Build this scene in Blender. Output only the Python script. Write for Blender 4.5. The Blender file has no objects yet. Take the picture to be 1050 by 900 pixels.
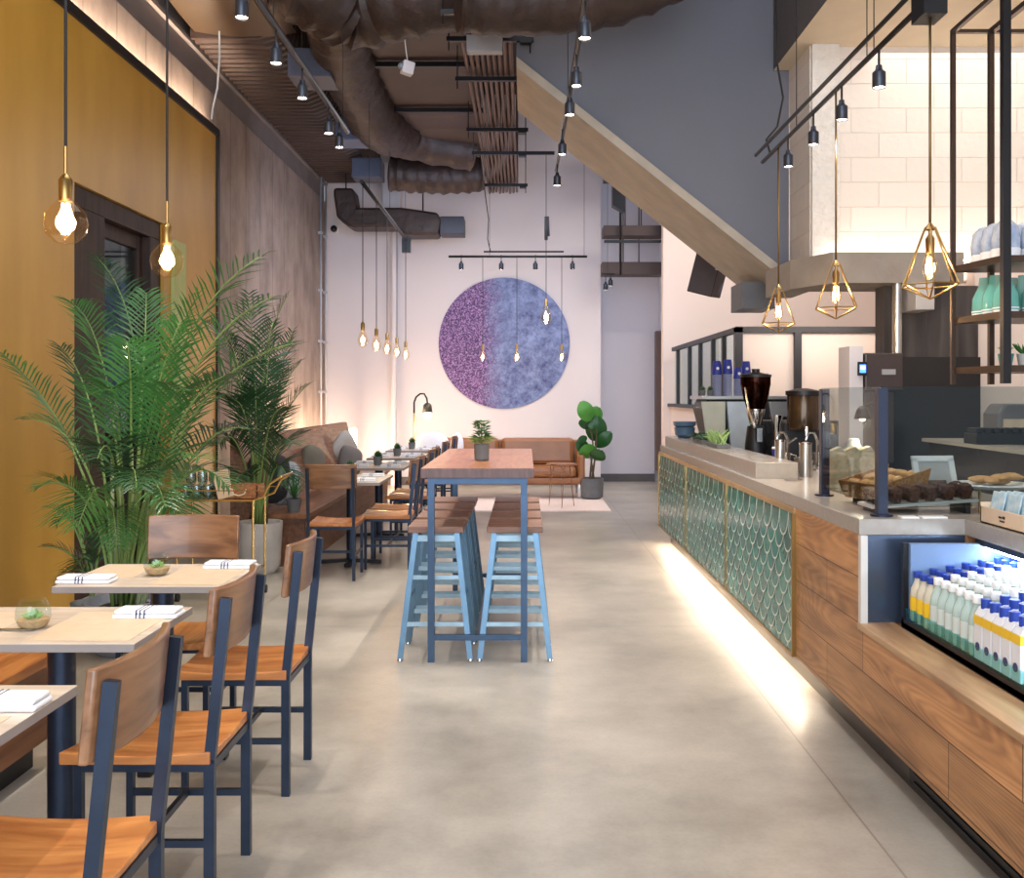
import bpy, bmesh, math, random
from mathutils import Vector, Matrix
random.seed(7)
PI = math.pi
S = bpy.context.scene
COL = S.collection
F = 1000.0            # focal length in pixels for the 1050x900 frame
H = 1.47              # eye height

def P(px, py, Y):     # photo pixel at distance Y -> point in the room
    return Vector(((px-539)*Y/F, Y, H-(py-405)*Y/F))

# ------------------------------------------------------------------ camera
cd = bpy.data.cameras.new('camera'); cam = bpy.data.objects.new('camera', cd); COL.objects.link(cam)
cam.location = (0, 0, H); cam.rotation_euler = (PI/2, 0, 0)
cd.sensor_width = 36; cd.sensor_fit = 'HORIZONTAL'; cd.lens = 36*F/1050
cd.shift_x = -14/1050; cd.shift_y = -45/1050; cd.clip_start = .05; cd.clip_end = 100
S.camera = cam
S.view_settings.view_transform = 'Standard'; S.view_settings.look = 'None'
S.view_settings.gamma = 1; S.view_settings.use_curve_mapping = False
S.view_settings.exposure = 0.52
# ------------------------------------------------------------------ world and large lights
w = bpy.data.worlds.new('sky'); S.world = w; w.use_nodes = True
bg = w.node_tree.nodes['Background']; bg.inputs[0].default_value = (.72, .84, 1, 1); bg.inputs[1].default_value = .9
def area(name, loc, rot, sx, sy, power, col, spread=PI):
    l = bpy.data.lights.new(name, 'AREA'); l.shape = 'RECTANGLE'; l.size = sx; l.size_y = sy
    l.energy = power; l.color = col; l.spread = spread
    o = bpy.data.objects.new(name, l); o.location = loc; o.rotation_euler = rot; COL.objects.link(o); return o
def spotl(parent, loc, rot, power, col, size, blend=.6, r=.02):
    l = bpy.data.lights.new('spot_beam', 'SPOT'); l.energy = power; l.color = col; l.spot_size = size; l.spot_blend = blend; l.shadow_soft_size = r
    o = bpy.data.objects.new('spot_beam', l); o.location = loc; o.rotation_euler = rot; COL.objects.link(o)
    if parent: o.parent = parent
    return o
def pointl(parent, loc, power, col, r=.03):
    l = bpy.data.lights.new('bulb_light', 'POINT'); l.energy = power; l.color = col; l.shadow_soft_size = r
    o = bpy.data.objects.new('bulb_light', l); o.location = loc; COL.objects.link(o)
    if parent: o.parent = parent
    return o
area('window_daylight', (0, -2.6, 2.6), (PI/2, 0, 0), 6.2, 4.6, 330, (.80, .89, 1))
# broad unseen fill lamps washing the hall from above, no fittings modelled
area('ceiling_wash_front', (-.3, 4.0, 5.6), (0, 0, 0), 3.2, 5, 75, (.97, .96, 1))
area('ceiling_wash_rear', (-.4, 12.6, 4.2), (0, 0, 0), 2.6, 4, 50, (.92, .94, 1))
area('rear_wall_fill', (.0, 11.2, 3.4), (math.radians(75), 0, 0), 4.5, 1.6, 60, (.62, .74, 1))  # unseen bluish fill lamp aimed at the back wall, no window here

area('bar_panel_fill', (3.0, 9.5, 2.28), (math.radians(38), 0, 0), 1.3, .25, 9, (1, .9, .82))  # warm fill added to brighten the partition panels, no fixture there
area('bar_area_light', (3.6, 6.2, 4.25), (0, 0, 0), 1.6, 3.5, 30, (1, .93, .86))  # broad unseen area lamp under the soffit, no fitting modelled
area('bar_wall_fill', (3.0, 12.4, 5.2), (math.radians(30), 0, 0), 1.8, 1.2, 60, (1, .9, .82))  # unseen warm fill added to brighten the wall behind the bar

# ------------------------------------------------------------------ materials
def lin(c):
    return tuple(((v/255)/12.92 if v/255 <= .04045 else ((v/255+.055)/1.055)**2.4) for v in c) + (1,)
MATS = {}
def newmat(name):
    m = bpy.data.materials.new(name); m.use_nodes = True; nt = m.node_tree
    return m, nt, nt.nodes['Principled BSDF']
def mat(name, col, rough=.5, metal=0, var=.08, scale=6, bump=0, stretch=(1, 1, 1), col2=None, spec=.5, detail=4, bscale=None, coat=0):
    if name in MATS: return MATS[name]
    m, nt, b = newmat(name); N = nt.nodes; L = nt.links
    tc = N.new('ShaderNodeTexCoord'); mp = N.new('ShaderNodeMapping'); mp.inputs['Scale'].default_value = stretch
    L.new(tc.outputs['Object'], mp.inputs[0])
    nz = N.new('ShaderNodeTexNoise'); nz.inputs['Scale'].default_value = scale; nz.inputs['Detail'].default_value = detail
    L.new(mp.outputs[0], nz.inputs[0])
    cr = N.new('ShaderNodeValToRGB'); c = lin(col)
    if col2: a_, b_ = lin(col), lin(col2)
    else:
        a_ = tuple(max(0, v*(1-var)) for v in c[:3]) + (1,); b_ = tuple(min(1, v*(1+var)) for v in c[:3]) + (1,)
    cr.color_ramp.elements[0].position = .3; cr.color_ramp.elements[1].position = .7
    cr.color_ramp.elements[0].color = a_; cr.color_ramp.elements[1].color = b_
    L.new(nz.outputs[0], cr.inputs[0]); L.new(cr.outputs[0], b.inputs['Base Color'])
    b.inputs['Roughness'].default_value = rough; b.inputs['Metallic'].default_value = metal
    b.inputs['Specular IOR Level'].default_value = spec
    b.inputs['Coat Weight'].default_value = coat
    if bump:
        bp = N.new('ShaderNodeBump'); bp.inputs['Strength'].default_value = bump; bp.inputs['Distance'].default_value = .02
        if bscale:
            n2 = N.new('ShaderNodeTexNoise'); n2.inputs['Scale'].default_value = bscale; n2.inputs['Detail'].default_value = 5
            L.new(mp.outputs[0], n2.inputs[0]); L.new(n2.outputs[0], bp.inputs['Height'])
        else: L.new(nz.outputs[0], bp.inputs['Height'])
        L.new(bp.outputs[0], b.inputs['Normal'])
    MATS[name] = m; return m
def emit(name, col, strength):
    if name in MATS: return MATS[name]
    m, nt, b = newmat(name)
    b.inputs['Base Color'].default_value = lin(col); b.inputs['Emission Color'].default_value = lin(col); b.inputs['Emission Strength'].default_value = strength
    MATS[name] = m; return m
def wood(name, c1, c2, axis='X', rough=.45, rings=0, scale=3.0, coat=0):
    """Grain runs along axis."""
    if name in MATS: return MATS[name]
    m, nt, b = newmat(name); N = nt.nodes; L = nt.links
    tc = N.new('ShaderNodeTexCoord'); mp = N.new('ShaderNodeMapping')
    s = {'X': (.12, 1, 1), 'Y': (1, .12, 1), 'Z': (1, 1, .12)}[axis]; mp.inputs['Scale'].default_value = s
    L.new(tc.outputs['Object'], mp.inputs[0])
    nz = N.new('ShaderNodeTexNoise'); nz.inputs['Scale'].default_value = scale*7; nz.inputs['Detail'].default_value = 6; nz.inputs['Distortion'].default_value = .6
    L.new(mp.outputs[0], nz.inputs[0])
    cr = N.new('ShaderNodeValToRGB'); cr.color_ramp.elements[0].position = .33; cr.color_ramp.elements[1].position = .68
    cr.color_ramp.elements[0].color = lin(c1); cr.color_ramp.elements[1].color = lin(c2)
    if rings:
        n0 = N.new('ShaderNodeTexNoise'); n0.inputs['Scale'].default_value = scale*1.3; n0.inputs['Detail'].default_value = 1.5
        L.new(mp.outputs[0], n0.inputs[0])
        mu = N.new('ShaderNodeMath'); mu.operation = 'MULTIPLY'; mu.inputs[1].default_value = rings
        L.new(n0.outputs[0], mu.inputs[0])
        fr = N.new('ShaderNodeMath'); fr.operation = 'PINGPONG'; fr.inputs[1].default_value = .5; L.new(mu.outputs[0], fr.inputs[0])
        ad = N.new('ShaderNodeMath'); ad.operation = 'MULTIPLY_ADD'; ad.inputs[1].default_value = .32; L.new(fr.outputs[0], ad.inputs[0])
        m2 = N.new('ShaderNodeMath'); m2.operation = 'MULTIPLY'; m2.inputs[1].default_value = .85; L.new(nz.outputs[0], m2.inputs[0]); L.new(m2.outputs[0], ad.inputs[2])
        L.new(ad.outputs[0], cr.inputs[0])
    else: L.new(nz.outputs[0], cr.inputs[0])
    L.new(cr.outputs[0], b.inputs['Base Color'])
    b.inputs['Roughness'].default_value = rough; b.inputs['Coat Weight'].default_value = coat
    bp = N.new('ShaderNodeBump'); bp.inputs['Strength'].default_value = .12; bp.inputs['Distance'].default_value = .01
    L.new(nz.outputs[0], bp.inputs['Height']); L.new(bp.outputs[0], b.inputs['Normal'])
    MATS[name] = m; return m
def planks(name, c1, c2, cm, length, height, rings=0, plane='YZ'):
    """Plank boards in the YZ plane with dark joints."""
    if name in MATS: return MATS[name]
    m = wood(name, c1, c2, 'Y' if plane[0] == 'Y' else 'X', .42, rings, 2.2); nt = m.node_tree; N = nt.nodes; L = nt.links; b = N['Principled BSDF']
    tc = N.new('ShaderNodeTexCoord'); sp = N.new('ShaderNodeSeparateXYZ'); cb = N.new('ShaderNodeCombineXYZ')
    L.new(tc.outputs['Object'], sp.inputs[0]); L.new(sp.outputs[plane[0]], cb.inputs[0]); L.new(sp.outputs[plane[1]], cb.inputs[1])
    br = N.new('ShaderNodeTexBrick'); L.new(cb.outputs[0], br.inputs[0]); br.offset = .37
    br.inputs['Scale'].default_value = 1; br.inputs['Brick Width'].default_value = length; br.inputs['Row Height'].default_value = height
    br.inputs['Mortar Size'].default_value = .003; br.inputs['Mortar Smooth'].default_value = .3
    br.inputs['Color1'].default_value = (.72, .72, .72, 1); br.inputs['Color2'].default_value = (1.15, 1.1, 1.05, 1); br.inputs['Mortar'].default_value = (.25, .2, .15, 1)
    old = b.inputs['Base Color'].links[0].from_socket
    mx = N.new('ShaderNodeMix'); mx.data_type = 'RGBA'; mx.blend_type = 'MULTIPLY'; mx.inputs[0].default_value = 1
    L.new(old, mx.inputs[6]); L.new(br.outputs[0], mx.inputs[7]); L.new(mx.outputs[2], b.inputs['Base Color'])
    return m
def glassy(name, col=(235, 245, 245), alpha=.15, rough=.02):
    """thin clear glass: mostly transparent with a surface reflection"""
    if name in MATS: return MATS[name]
    m = bpy.data.materials.new(name); m.use_nodes = True; nt = m.node_tree; N = nt.nodes; L = nt.links; N.clear()
    o = N.new('ShaderNodeOutputMaterial'); t = N.new('ShaderNodeBsdfTransparent'); g = N.new('ShaderNodeBsdfGlossy'); mx = N.new('ShaderNodeMixShader')
    lw = N.new('ShaderNodeLayerWeight'); lw.inputs[0].default_value = .5; pw = N.new('ShaderNodeMath'); pw.operation = 'POWER'; pw.inputs[1].default_value = 4; L.new(lw.outputs['Facing'], pw.inputs[0])
    ad = N.new('ShaderNodeMath'); ad.operation = 'MULTIPLY_ADD'; ad.inputs[1].default_value = .45; ad.inputs[2].default_value = alpha; ad.use_clamp = True
    L.new(pw.outputs[0], ad.inputs[0]); L.new(ad.outputs[0], mx.inputs[0])
    t.inputs[0].default_value = lin(col); g.inputs[0].default_value = lin(col); g.inputs['Roughness'].default_value = rough
    L.new(t.outputs[0], mx.inputs[1]); L.new(g.outputs[0], mx.inputs[2]); L.new(mx.outputs[0], o.inputs[0])
    MATS[name] = m; return m

M_white = mat('white_paint', (208, 203, 208), .75, var=.02, scale=1)
M_pinkwhite = mat('warm_white_paint', (232, 214, 202), .75, var=.02, scale=1)
M_black = mat('black_metal', (30, 30, 34), .4, .4, .1)
M_darksteel = mat('blue_black_steel', (52, 62, 80), .33, .75, .12, 10)
M_tablesteel = mat('blue_grey_steel', (62, 82, 106), .35, .6, .12, 10)
M_rung = mat('pale_blue_rung', (158, 186, 202), .35, .3, .1, 10)
M_stoolsteel = mat('blue_steel_leg', (98, 130, 154), .35, .5, .1, 10)
M_bronze = mat('brown_duct_paint', (66, 50, 46), .55, .1, .2, 2)
M_duct = mat('wrinkled_brown_wrap', (52, 38, 35), .5, .15, .3, 4, bump=.8, bscale=9)
M_brass = mat('brass', (168, 136, 84), .3, 1, .08, 8)
M_chrome = mat('chrome', (200, 200, 200), .12, 1, .03)
M_steel = mat('brushed_steel', (185, 183, 180), .28, .9, .06, 4, stretch=(1, 1, 20))
M_seat = wood('seat_wood', (150, 84, 40), (205, 138, 76), 'X', .32, 0, 3, .2)
M_backw = wood('backrest_wood', (100, 66, 44), (148, 106, 74), 'Y', .35, 0, 3, .2)
M_walnut = wood('walnut_top', (116, 70, 44), (178, 118, 76), 'Y', .32, 0, 6, .2)
M_bench = wood('bench_wood', (100, 64, 42), (154, 104, 70), 'Y', .4, 0, 2)
M_ashtop = wood('pale_table_top', (188, 172, 156), (214, 200, 184), 'X', .4, 0, 3)
M_edge = mat('table_edge', (150, 142, 138), .5)
M_kraft = mat('kraft_paper', (208, 186, 160), .8, 0, .06, 20)
M_linen = mat('white_linen', (236, 236, 240), .85, 0, .03, 40, bump=.3)
M_bluestripe = mat('navy_thread', (58, 66, 104), .85)
M_leafbright = mat('bright_leaf', (62, 114, 54), .42, 0, .4, 3)
M_leafdark = mat('dark_leaf', (34, 72, 40), .4, 0, .3, 3)
M_leafpale = mat('pale_leaf', (150, 182, 110), .5, 0, .2, 5)
M_leafdeep = mat('deep_leaf', (30, 84, 34), .35, 0, .3, 3)
M_stem = mat('green_stem', (120, 146, 80), .5, 0, .2)
M_soil = mat('soil', (50, 38, 30), .95, 0, .3, 40, bump=.6)
M_sand = mat('sand', (198, 160, 120), .95, 0, .2, 60, bump=.5)
M_slate = mat('slate_grey_pot', (104, 106, 108), .7, 0, .1, 12)
M_potwhite = mat('whitewashed_pot', (190, 184, 178), .7, 0, .12, 6)
M_concrete = mat('concrete', (150, 140, 130), .7, 0, .18, 3, bump=.25, bscale=14)
M_glass = glassy('clear_glass', (238, 246, 246), .04)
M_bulb = glassy('bulb_glass', (255, 244, 226), .05)
M_fil = emit('filament', (255, 206, 140), 60)
M_spot = emit('spot_lens', (255, 232, 205), 28)
M_cord = mat('black_cord', (28, 26, 28), .7)
M_leather = mat('tan_leather', (146, 94, 54), .3, 0, .2, 3, bump=.15, bscale=30)

def m_floor():
    m, nt, b = newmat('polished_concrete'); N = nt.nodes; L = nt.links
    tc = N.new('ShaderNodeTexCoord'); n1 = N.new('ShaderNodeTexNoise'); n1.inputs['Scale'].default_value = .7; n1.inputs['Detail'].default_value = 9; n1.inputs['Roughness'].default_value = .65
    L.new(tc.outputs['Object'], n1.inputs[0])
    cr = N.new('ShaderNodeValToRGB'); cr.color_ramp.elements[0].position = .3; cr.color_ramp.elements[1].position = .72
    cr.color_ramp.elements[0].color = lin((118, 112, 104)); cr.color_ramp.elements[1].color = lin((194, 186, 174))
    L.new(n1.outputs[0], cr.inputs[0])
    n2 = N.new('ShaderNodeTexNoise'); n2.inputs['Scale'].default_value = 60; n2.inputs['Detail'].default_value = 3; L.new(tc.outputs['Object'], n2.inputs[0])
    c2 = N.new('ShaderNodeValToRGB'); c2.color_ramp.elements[0].position = .3; c2.color_ramp.elements[0].color = (.93, .93, .93, 1); c2.color_ramp.elements[1].color = (1, 1, 1, 1); c2.color_ramp.elements[1].position = .55
    L.new(n2.outputs[0], c2.inputs[0])
    mx = N.new('ShaderNodeMix'); mx.data_type = 'RGBA'; mx.blend_type = 'MULTIPLY'; mx.inputs[0].default_value = 1
    L.new(cr.outputs[0], mx.inputs[6]); L.new(c2.outputs[0], mx.inputs[7])
    # saw-cut joints
    sp = N.new('ShaderNodeSeparateXYZ'); L.new(tc.outputs['Object'], sp.inputs[0])
    def near(sock, period, off):
        a = N.new('ShaderNodeMath'); a.operation = 'ADD'; a.inputs[1].default_value = -off; L.new(sock, a.inputs[0])
        p = N.new('ShaderNodeMath'); p.operation = 'PINGPONG'; p.inputs[1].default_value = period/2; L.new(a.outputs[0], p.inputs[0])
        l = N.new('ShaderNodeMath'); l.operation = 'LESS_THAN'; l.inputs[1].default_value = .004; L.new(p.outputs[0], l.inputs[0]); return l.outputs[0]
    ax = near(sp.outputs[0], 4.4, 1.16); ay = near(sp.outputs[1], 5.0, 1.2)
    mm = N.new('ShaderNodeMath'); mm.operation = 'MAXIMUM'; L.new(ax, mm.inputs[0]); L.new(ay, mm.inputs[1])
    mf = N.new('ShaderNodeMath'); mf.operation = 'MULTIPLY'; mf.inputs[1].default_value = .45; L.new(mm.outputs[0], mf.inputs[0])
    m3 = N.new('ShaderNodeMix'); m3.data_type = 'RGBA'; L.new(mf.outputs[0], m3.inputs[0]); L.new(mx.outputs[2], m3.inputs[6]); m3.inputs[7].default_value = lin((70, 62, 56))
    L.new(m3.outputs[2], b.inputs['Base Color'])
    mr = N.new('ShaderNodeMapRange'); mr.inputs[3].default_value = .22; mr.inputs[4].default_value = .42; L.new(n1.outputs[0], mr.inputs[0]); L.new(mr.outputs[0], b.inputs['Roughness'])
    b.inputs['Specular IOR Level'].default_value = .5
    return m
M_floor = m_floor()
def m_boardconcrete():
    m, nt, b = newmat('board_formed_concrete'); N = nt.nodes; L = nt.links
    tc = N.new('ShaderNodeTexCoord'); mp = N.new('ShaderNodeMapping'); mp.inputs['Scale'].default_value = (1, 1.2, .75); L.new(tc.outputs['Object'], mp.inputs[0])
    n1 = N.new('ShaderNodeTexNoise'); n1.inputs['Scale'].default_value = 2.2; n1.inputs['Detail'].default_value = 8; n1.inputs['Roughness'].default_value = .65; L.new(mp.outputs[0], n1.inputs[0])
    cr = N.new('ShaderNodeValToRGB'); cr.color_ramp.elements[0].position = .28; cr.color_ramp.elements[1].position = .75
    cr.color_ramp.elements[0].color = lin((112, 100, 96)); cr.color_ramp.elements[1].color = lin((164, 148, 140)); L.new(n1.outputs[0], cr.inputs[0])
    sp = N.new('ShaderNodeSeparateXYZ'); L.new(tc.outputs['Object'], sp.inputs[0])
    p = N.new('ShaderNodeMath'); p.operation = 'PINGPONG'; p.inputs[1].default_value = .3; L.new(sp.outputs[1], p.inputs[0])
    l = N.new('ShaderNodeMath'); l.operation = 'LESS_THAN'; l.inputs[1].default_value = .014; L.new(p.outputs[0], l.inputs[0])
    f = N.new('ShaderNodeMath'); f.operation = 'MULTIPLY'; f.inputs[1].default_value = .45; L.new(l.outputs[0], f.inputs[0])
    mx = N.new('ShaderNodeMix'); mx.data_type = 'RGBA'; L.new(f.outputs[0], mx.inputs[0]); L.new(cr.outputs[0], mx.inputs[6]); mx.inputs[7].default_value = lin((88, 78, 74))
    L.new(mx.outputs[2], b.inputs['Base Color']); b.inputs['Roughness'].default_value = .8
    bp = N.new('ShaderNodeBump'); bp.inputs['Strength'].default_value = .3; L.new(n1.outputs[0], bp.inputs['Height']); L.new(bp.outputs[0], b.inputs['Normal'])
    return m
M_board = m_boardconcrete()
def m_brick():
    m, nt, b = newmat('white_painted_block'); N = nt.nodes; L = nt.links
    tc = N.new('ShaderNodeTexCoord'); sp = N.new('ShaderNodeSeparateXYZ'); cb = N.new('ShaderNodeCombineXYZ')
    L.new(tc.outputs['Object'], sp.inputs[0])
    ad = N.new('ShaderNodeMath'); L.new(sp.outputs[0], ad.inputs[0]); L.new(sp.outputs[1], ad.inputs[1])
    L.new(ad.outputs[0], cb.inputs[0]); L.new(sp.outputs[2], cb.inputs[1])
    br = N.new('ShaderNodeTexBrick'); L.new(cb.outputs[0], br.inputs[0]); br.inputs['Scale'].default_value = 1
    br.inputs['Brick Width'].default_value = .45; br.inputs['Row Height'].default_value = .2; br.inputs['Mortar Size'].default_value = .006; br.inputs['Mortar Smooth'].default_value = .6
    br.inputs['Color1'].default_value = lin((226, 216, 206)); br.inputs['Color2'].default_value = lin((218, 208, 198)); br.inputs['Mortar'].default_value = lin((212, 202, 192))
    L.new(br.outputs[0], b.inputs['Base Color']); b.inputs['Roughness'].default_value = .55
    n1 = N.new('ShaderNodeTexNoise'); n1.inputs['Scale'].default_value = 18; n1.inputs['Detail'].default_value = 5; L.new(tc.outputs['Object'], n1.inputs[0])
    iv = N.new('ShaderNodeMath'); iv.operation = 'MULTIPLY_ADD'; iv.inputs[1].default_value = -1.6; L.new(br.outputs['Fac'], iv.inputs[0]); L.new(n1.outputs[0], iv.inputs[2])
    bp = N.new('ShaderNodeBump'); bp.inputs['Strength'].default_value = .5; bp.inputs['Distance'].default_value = .015; L.new(iv.outputs[0], bp.inputs['Height']); L.new(bp.outputs[0], b.inputs['Normal'])
    return m
M_block = m_brick()
def m_mural():
    m, nt, b = newmat('moon_mural_print'); N = nt.nodes; L = nt.links
    tc = N.new('ShaderNodeTexCoord'); sp = N.new('ShaderNodeSeparateXYZ'); L.new(tc.outputs['Object'], sp.inputs[0])
    v = N.new('ShaderNodeTexNoise'); v.inputs['Scale'].default_value = 46; v.inputs['Detail'].default_value = 3; v.inputs['Roughness'].default_value = .8; L.new(tc.outputs['Object'], v.inputs[0])
    c1 = N.new('ShaderNodeValToRGB'); c1.color_ramp.elements[0].position = .42; c1.color_ramp.elements[0].color = lin((48, 32, 78)); c1.color_ramp.elements[1].position = .6; c1.color_ramp.elements[1].color = lin((168, 136, 186))
    e = c1.color_ramp.elements.new(.5); e.color = lin((96, 62, 120)); L.new(v.outputs[0], c1.inputs[0])
    n = N.new('ShaderNodeTexNoise'); n.inputs['Scale'].default_value = 3.6; n.inputs['Detail'].default_value = 15; n.inputs['Roughness'].default_value = .85; L.new(tc.outputs['Object'], n.inputs[0])
    c2 = N.new('ShaderNodeValToRGB'); c2.color_ramp.elements[0].position = .38; c2.color_ramp.elements[0].color = lin((52, 58, 110)); c2.color_ramp.elements[1].position = .6; c2.color_ramp.elements[1].color = lin((132, 150, 196))
    L.new(n.outputs[0], c2.inputs[0])
    ad = N.new('ShaderNodeMath'); ad.operation = 'MULTIPLY_ADD'; ad.inputs[1].default_value = .7; L.new(n.outputs[0], ad.inputs[0]); L.new(sp.outputs[0], ad.inputs[2])
    mr = N.new('ShaderNodeMapRange'); mr.inputs[1].default_value = -.05; mr.inputs[2].default_value = .35; L.new(ad.outputs[0], mr.inputs[0])
    mx = N.new('ShaderNodeMix'); mx.data_type = 'RGBA'; L.new(mr.outputs[0], mx.inputs[0]); L.new(c1.outputs[0], mx.inputs[6]); L.new(c2.outputs[0], mx.inputs[7])
    L.new(mx.outputs[2], b.inputs['Base Color']); b.inputs['Roughness'].default_value = .6
    return m
M_mural = m_mural()
M_yellow = mat('ochre_stained_panel', (176, 130, 46), .42, 0, .14, 2.2, stretch=(1, 1, .25), detail=8, col2=(200, 154, 66))
M_tile = mat('teal_glaze', (6, 84, 84), .12, 0, .5, 5, col2=(36, 142, 132), spec=.4)
M_grout = mat('pale_grout', (222, 232, 224), .6)

# ------------------------------------------------------------------ mesh builder
class MB:
    def __init__(s): s.bm = bmesh.new(); s.mi = 0
    def _f(s, vs, smooth=False):
        try: f = s.bm.faces.new(vs)
        except ValueError: return
        f.material_index = s.mi; f.smooth = smooth
    def mat(s, i): s.mi = i; return s
    def hexa(s, c):
        v = [s.bm.verts.new(p) for p in c]
        for q in ((0, 3, 2, 1), (4, 5, 6, 7), (0, 1, 5, 4), (1, 2, 6, 5), (2, 3, 7, 6), (3, 0, 4, 7)): s._f([v[i] for i in q])
        return s
    def box(s, x0, x1, y0, y1, z0, z1):
        return s.hexa([(x0, y0, z0), (x1, y0, z0), (x1, y1, z0), (x0, y1, z0), (x0, y0, z1), (x1, y0, z1), (x1, y1, z1), (x0, y1, z1)])
    def rbox(s, c, size, rot):      # centre, size, rotation matrix
        R = rot.to_3x3(); a, b_, d = size[0]/2, size[1]/2, size[2]/2; c = Vector(c)
        return s.hexa([c+R@Vector(p) for p in ((-a, -b_, -d), (a, -b_, -d), (a, b_, -d), (-a, b_, -d), (-a, -b_, d), (a, -b_, d), (a, b_, d), (-a, b_, d))])
    def bar(s, p0, p1, w_, h_, up=(0, 0, 1)):
        p0, p1 = Vector(p0), Vector(p1); d = (p1-p0).normalized(); u = Vector(up)
        if abs(d.dot(u)) > .98: u = Vector((0, 1, 0))
        sd = d.cross(u).normalized(); uu = sd.cross(d); a, b_ = sd*w_/2, uu*h_/2
        return s.hexa([p0-a-b_, p0+a-b_, p1+a-b_, p1-a-b_, p0-a+b_, p0+a+b_, p1+a+b_, p1-a+b_])
    def tube(s, pts, r, seg=8, caps=True, rough=0):
        pts = [Vector(p) for p in pts]; n = len(pts); rr = r if isinstance(r, (list, tuple)) else [r]*n
        rings = []; prev = None
        for i, p in enumerate(pts):
            d = (pts[min(i+1, n-1)]-pts[max(i-1, 0)]).normalized()
            if prev is None: u = Vector((0, 0, 1)) if abs(d.z) < .9 else Vector((1, 0, 0)); a = d.cross(u).normalized()
            else: a = (prev-d*prev.dot(d)).normalized()
            prev = a; b_ = d.cross(a)
            ring = []
            for k in range(seg):
                t = 2*PI*k/seg; q = rr[i]*(1+(random.uniform(-rough, rough) if rough else 0))
                ring.append(s.bm.verts.new(p+a*math.cos(t)*q+b_*math.sin(t)*q))
            rings.append(ring)
        for i in range(n-1):
            for k in range(seg):
                s._f([rings[i][k], rings[i][(k+1) % seg], rings[i+1][(k+1) % seg], rings[i+1][k]], True)
        if caps: s._f(rings[0][::-1]); s._f(rings[-1])
        return s
    def lathe(s, prof, c=(0, 0, 0), seg=20, axis=None, close=True):
        c = Vector(c); R = axis.to_3x3() if axis else Matrix.Identity(3); rings = []
        for r, z in prof:
            rings.append([s.bm.verts.new(c+R@Vector((max(r, .0004)*math.cos(2*PI*k/seg), max(r, .0004)*math.sin(2*PI*k/seg), z))) for k in range(seg)])
        for i in range(len(rings)-1):
            for k in range(seg): s._f([rings[i][k], rings[i][(k+1) % seg], rings[i+1][(k+1) % seg], rings[i+1][k]], True)
        if close:
            s._f(rings[0][::-1]); s._f(rings[-1])
        return s
    def ball(s, c, r, sx=1, sy=1, sz=1, seg=14, n=8, rot=None):
        R = rot.to_3x3() if rot else Matrix.Identity(3); c = Vector(c); rings = []
        for i in range(n+1):
            t = PI*i/n; z = -math.cos(t); q = max(math.sin(t), .01)
            rings.append([s.bm.verts.new(c+R@Vector((r*sx*q*math.cos(2*PI*k/seg), r*sy*q*math.sin(2*PI*k/seg), r*sz*z))) for k in range(seg)])
        for i in range(n):
            for k in range(seg): s._f([rings[i][k], rings[i][(k+1) % seg], rings[i+1][(k+1) % seg], rings[i+1][k]], True)
        return s
    def prism(s, poly, y0, y1, plane='XZ'):
        def q(a, b_, t): return {'XZ': (a, t, b_), 'YZ': (t, a, b_), 'XY': (a, b_, t)}[plane]
        A = [s.bm.verts.new(q(a, b_, y0)) for a, b_ in poly]; B = [s.bm.verts.new(q(a, b_, y1)) for a, b_ in poly]; n = len(poly)
        s._f(A); s._f(B[::-1])
        for i in range(n): s._f([A[i], B[i], B[(i+1) % n], A[(i+1) % n]])
        return s
    def grid(s, fn, nu, nv, smooth=True):
        V = [[s.bm.verts.new(fn(i/nu, j/nv)) for j in range(nv+1)] for i in range(nu+1)]
        for i in range(nu):
            for j in range(nv): s._f([V[i][j], V[i+1][j], V[i+1][j+1], V[i][j+1]], smooth)
        return s
    def build(s, name, mats, parent=None, bevel=0, solid=0, sub=0, recalc=True, origin=None):
        if recalc: bmesh.ops.recalc_face_normals(s.bm, faces=s.bm.faces)
        for e in s.bm.edges:
            if len(e.link_faces) == 2 and e.calc_face_angle(0) > .7: e.smooth = False
        me = bpy.data.meshes.new(name); s.bm.to_mesh(me); s.bm.free()
        for m in (mats if isinstance(mats, (list, tuple)) else [mats]): me.materials.append(m)
        o = bpy.data.objects.new(name, me); COL.objects.link(o)
        if origin is not None:
            ov = Vector(origin); me.transform(Matrix.Translation(-ov)); o.location = ov
        if parent: o.parent = parent
        if solid: md = o.modifiers.new('solid', 'SOLIDIFY'); md.thickness = solid; md.offset = 0
        if bevel: md = o.modifiers.new('bevel', 'BEVEL'); md.width = bevel; md.segments = 2; md.limit_method = 'ANGLE'; md.angle_limit = .6
        if sub: md = o.modifiers.new('sub', 'SUBSURF'); md.levels = sub; md.render_levels = sub
        return o
def tag(o, label, cat, group=None, kind=None):
    if label: o['label'] = label
    if cat: o['category'] = cat
    if group: o['group'] = group
    if kind: o['kind'] = kind
    return o
def thing(name, label, cat, loc=(0, 0, 0), rz=0, group=None):
    o = bpy.data.objects.new(name, None); o.empty_display_size = .1; COL.objects.link(o); o.location = loc; o.rotation_euler = (0, 0, rz)
    return tag(o, label, cat, group)
def struct(o): o['kind'] = 'structure'; return o
def dup(root, loc, rz=0, label=None, group=None, scale=None):
    def cp(o, par):
        c = o.copy(); COL.objects.link(c); c.parent = par
        for ch in o.children: cp(ch, c)
        return c
    r = cp(root, None); r.location = loc; r.rotation_euler = (0, 0, rz)
    if label: r['label'] = label
    if group: r['group'] = group
    if scale: r.scale = (scale,)*3
    return r
def Rz(a): return Matrix.Rotation(a, 3, 'Z')
def Rx(a): return Matrix.Rotation(a, 3, 'X')
def Ry(a): return Matrix.Rotation(a, 3, 'Y')

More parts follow.
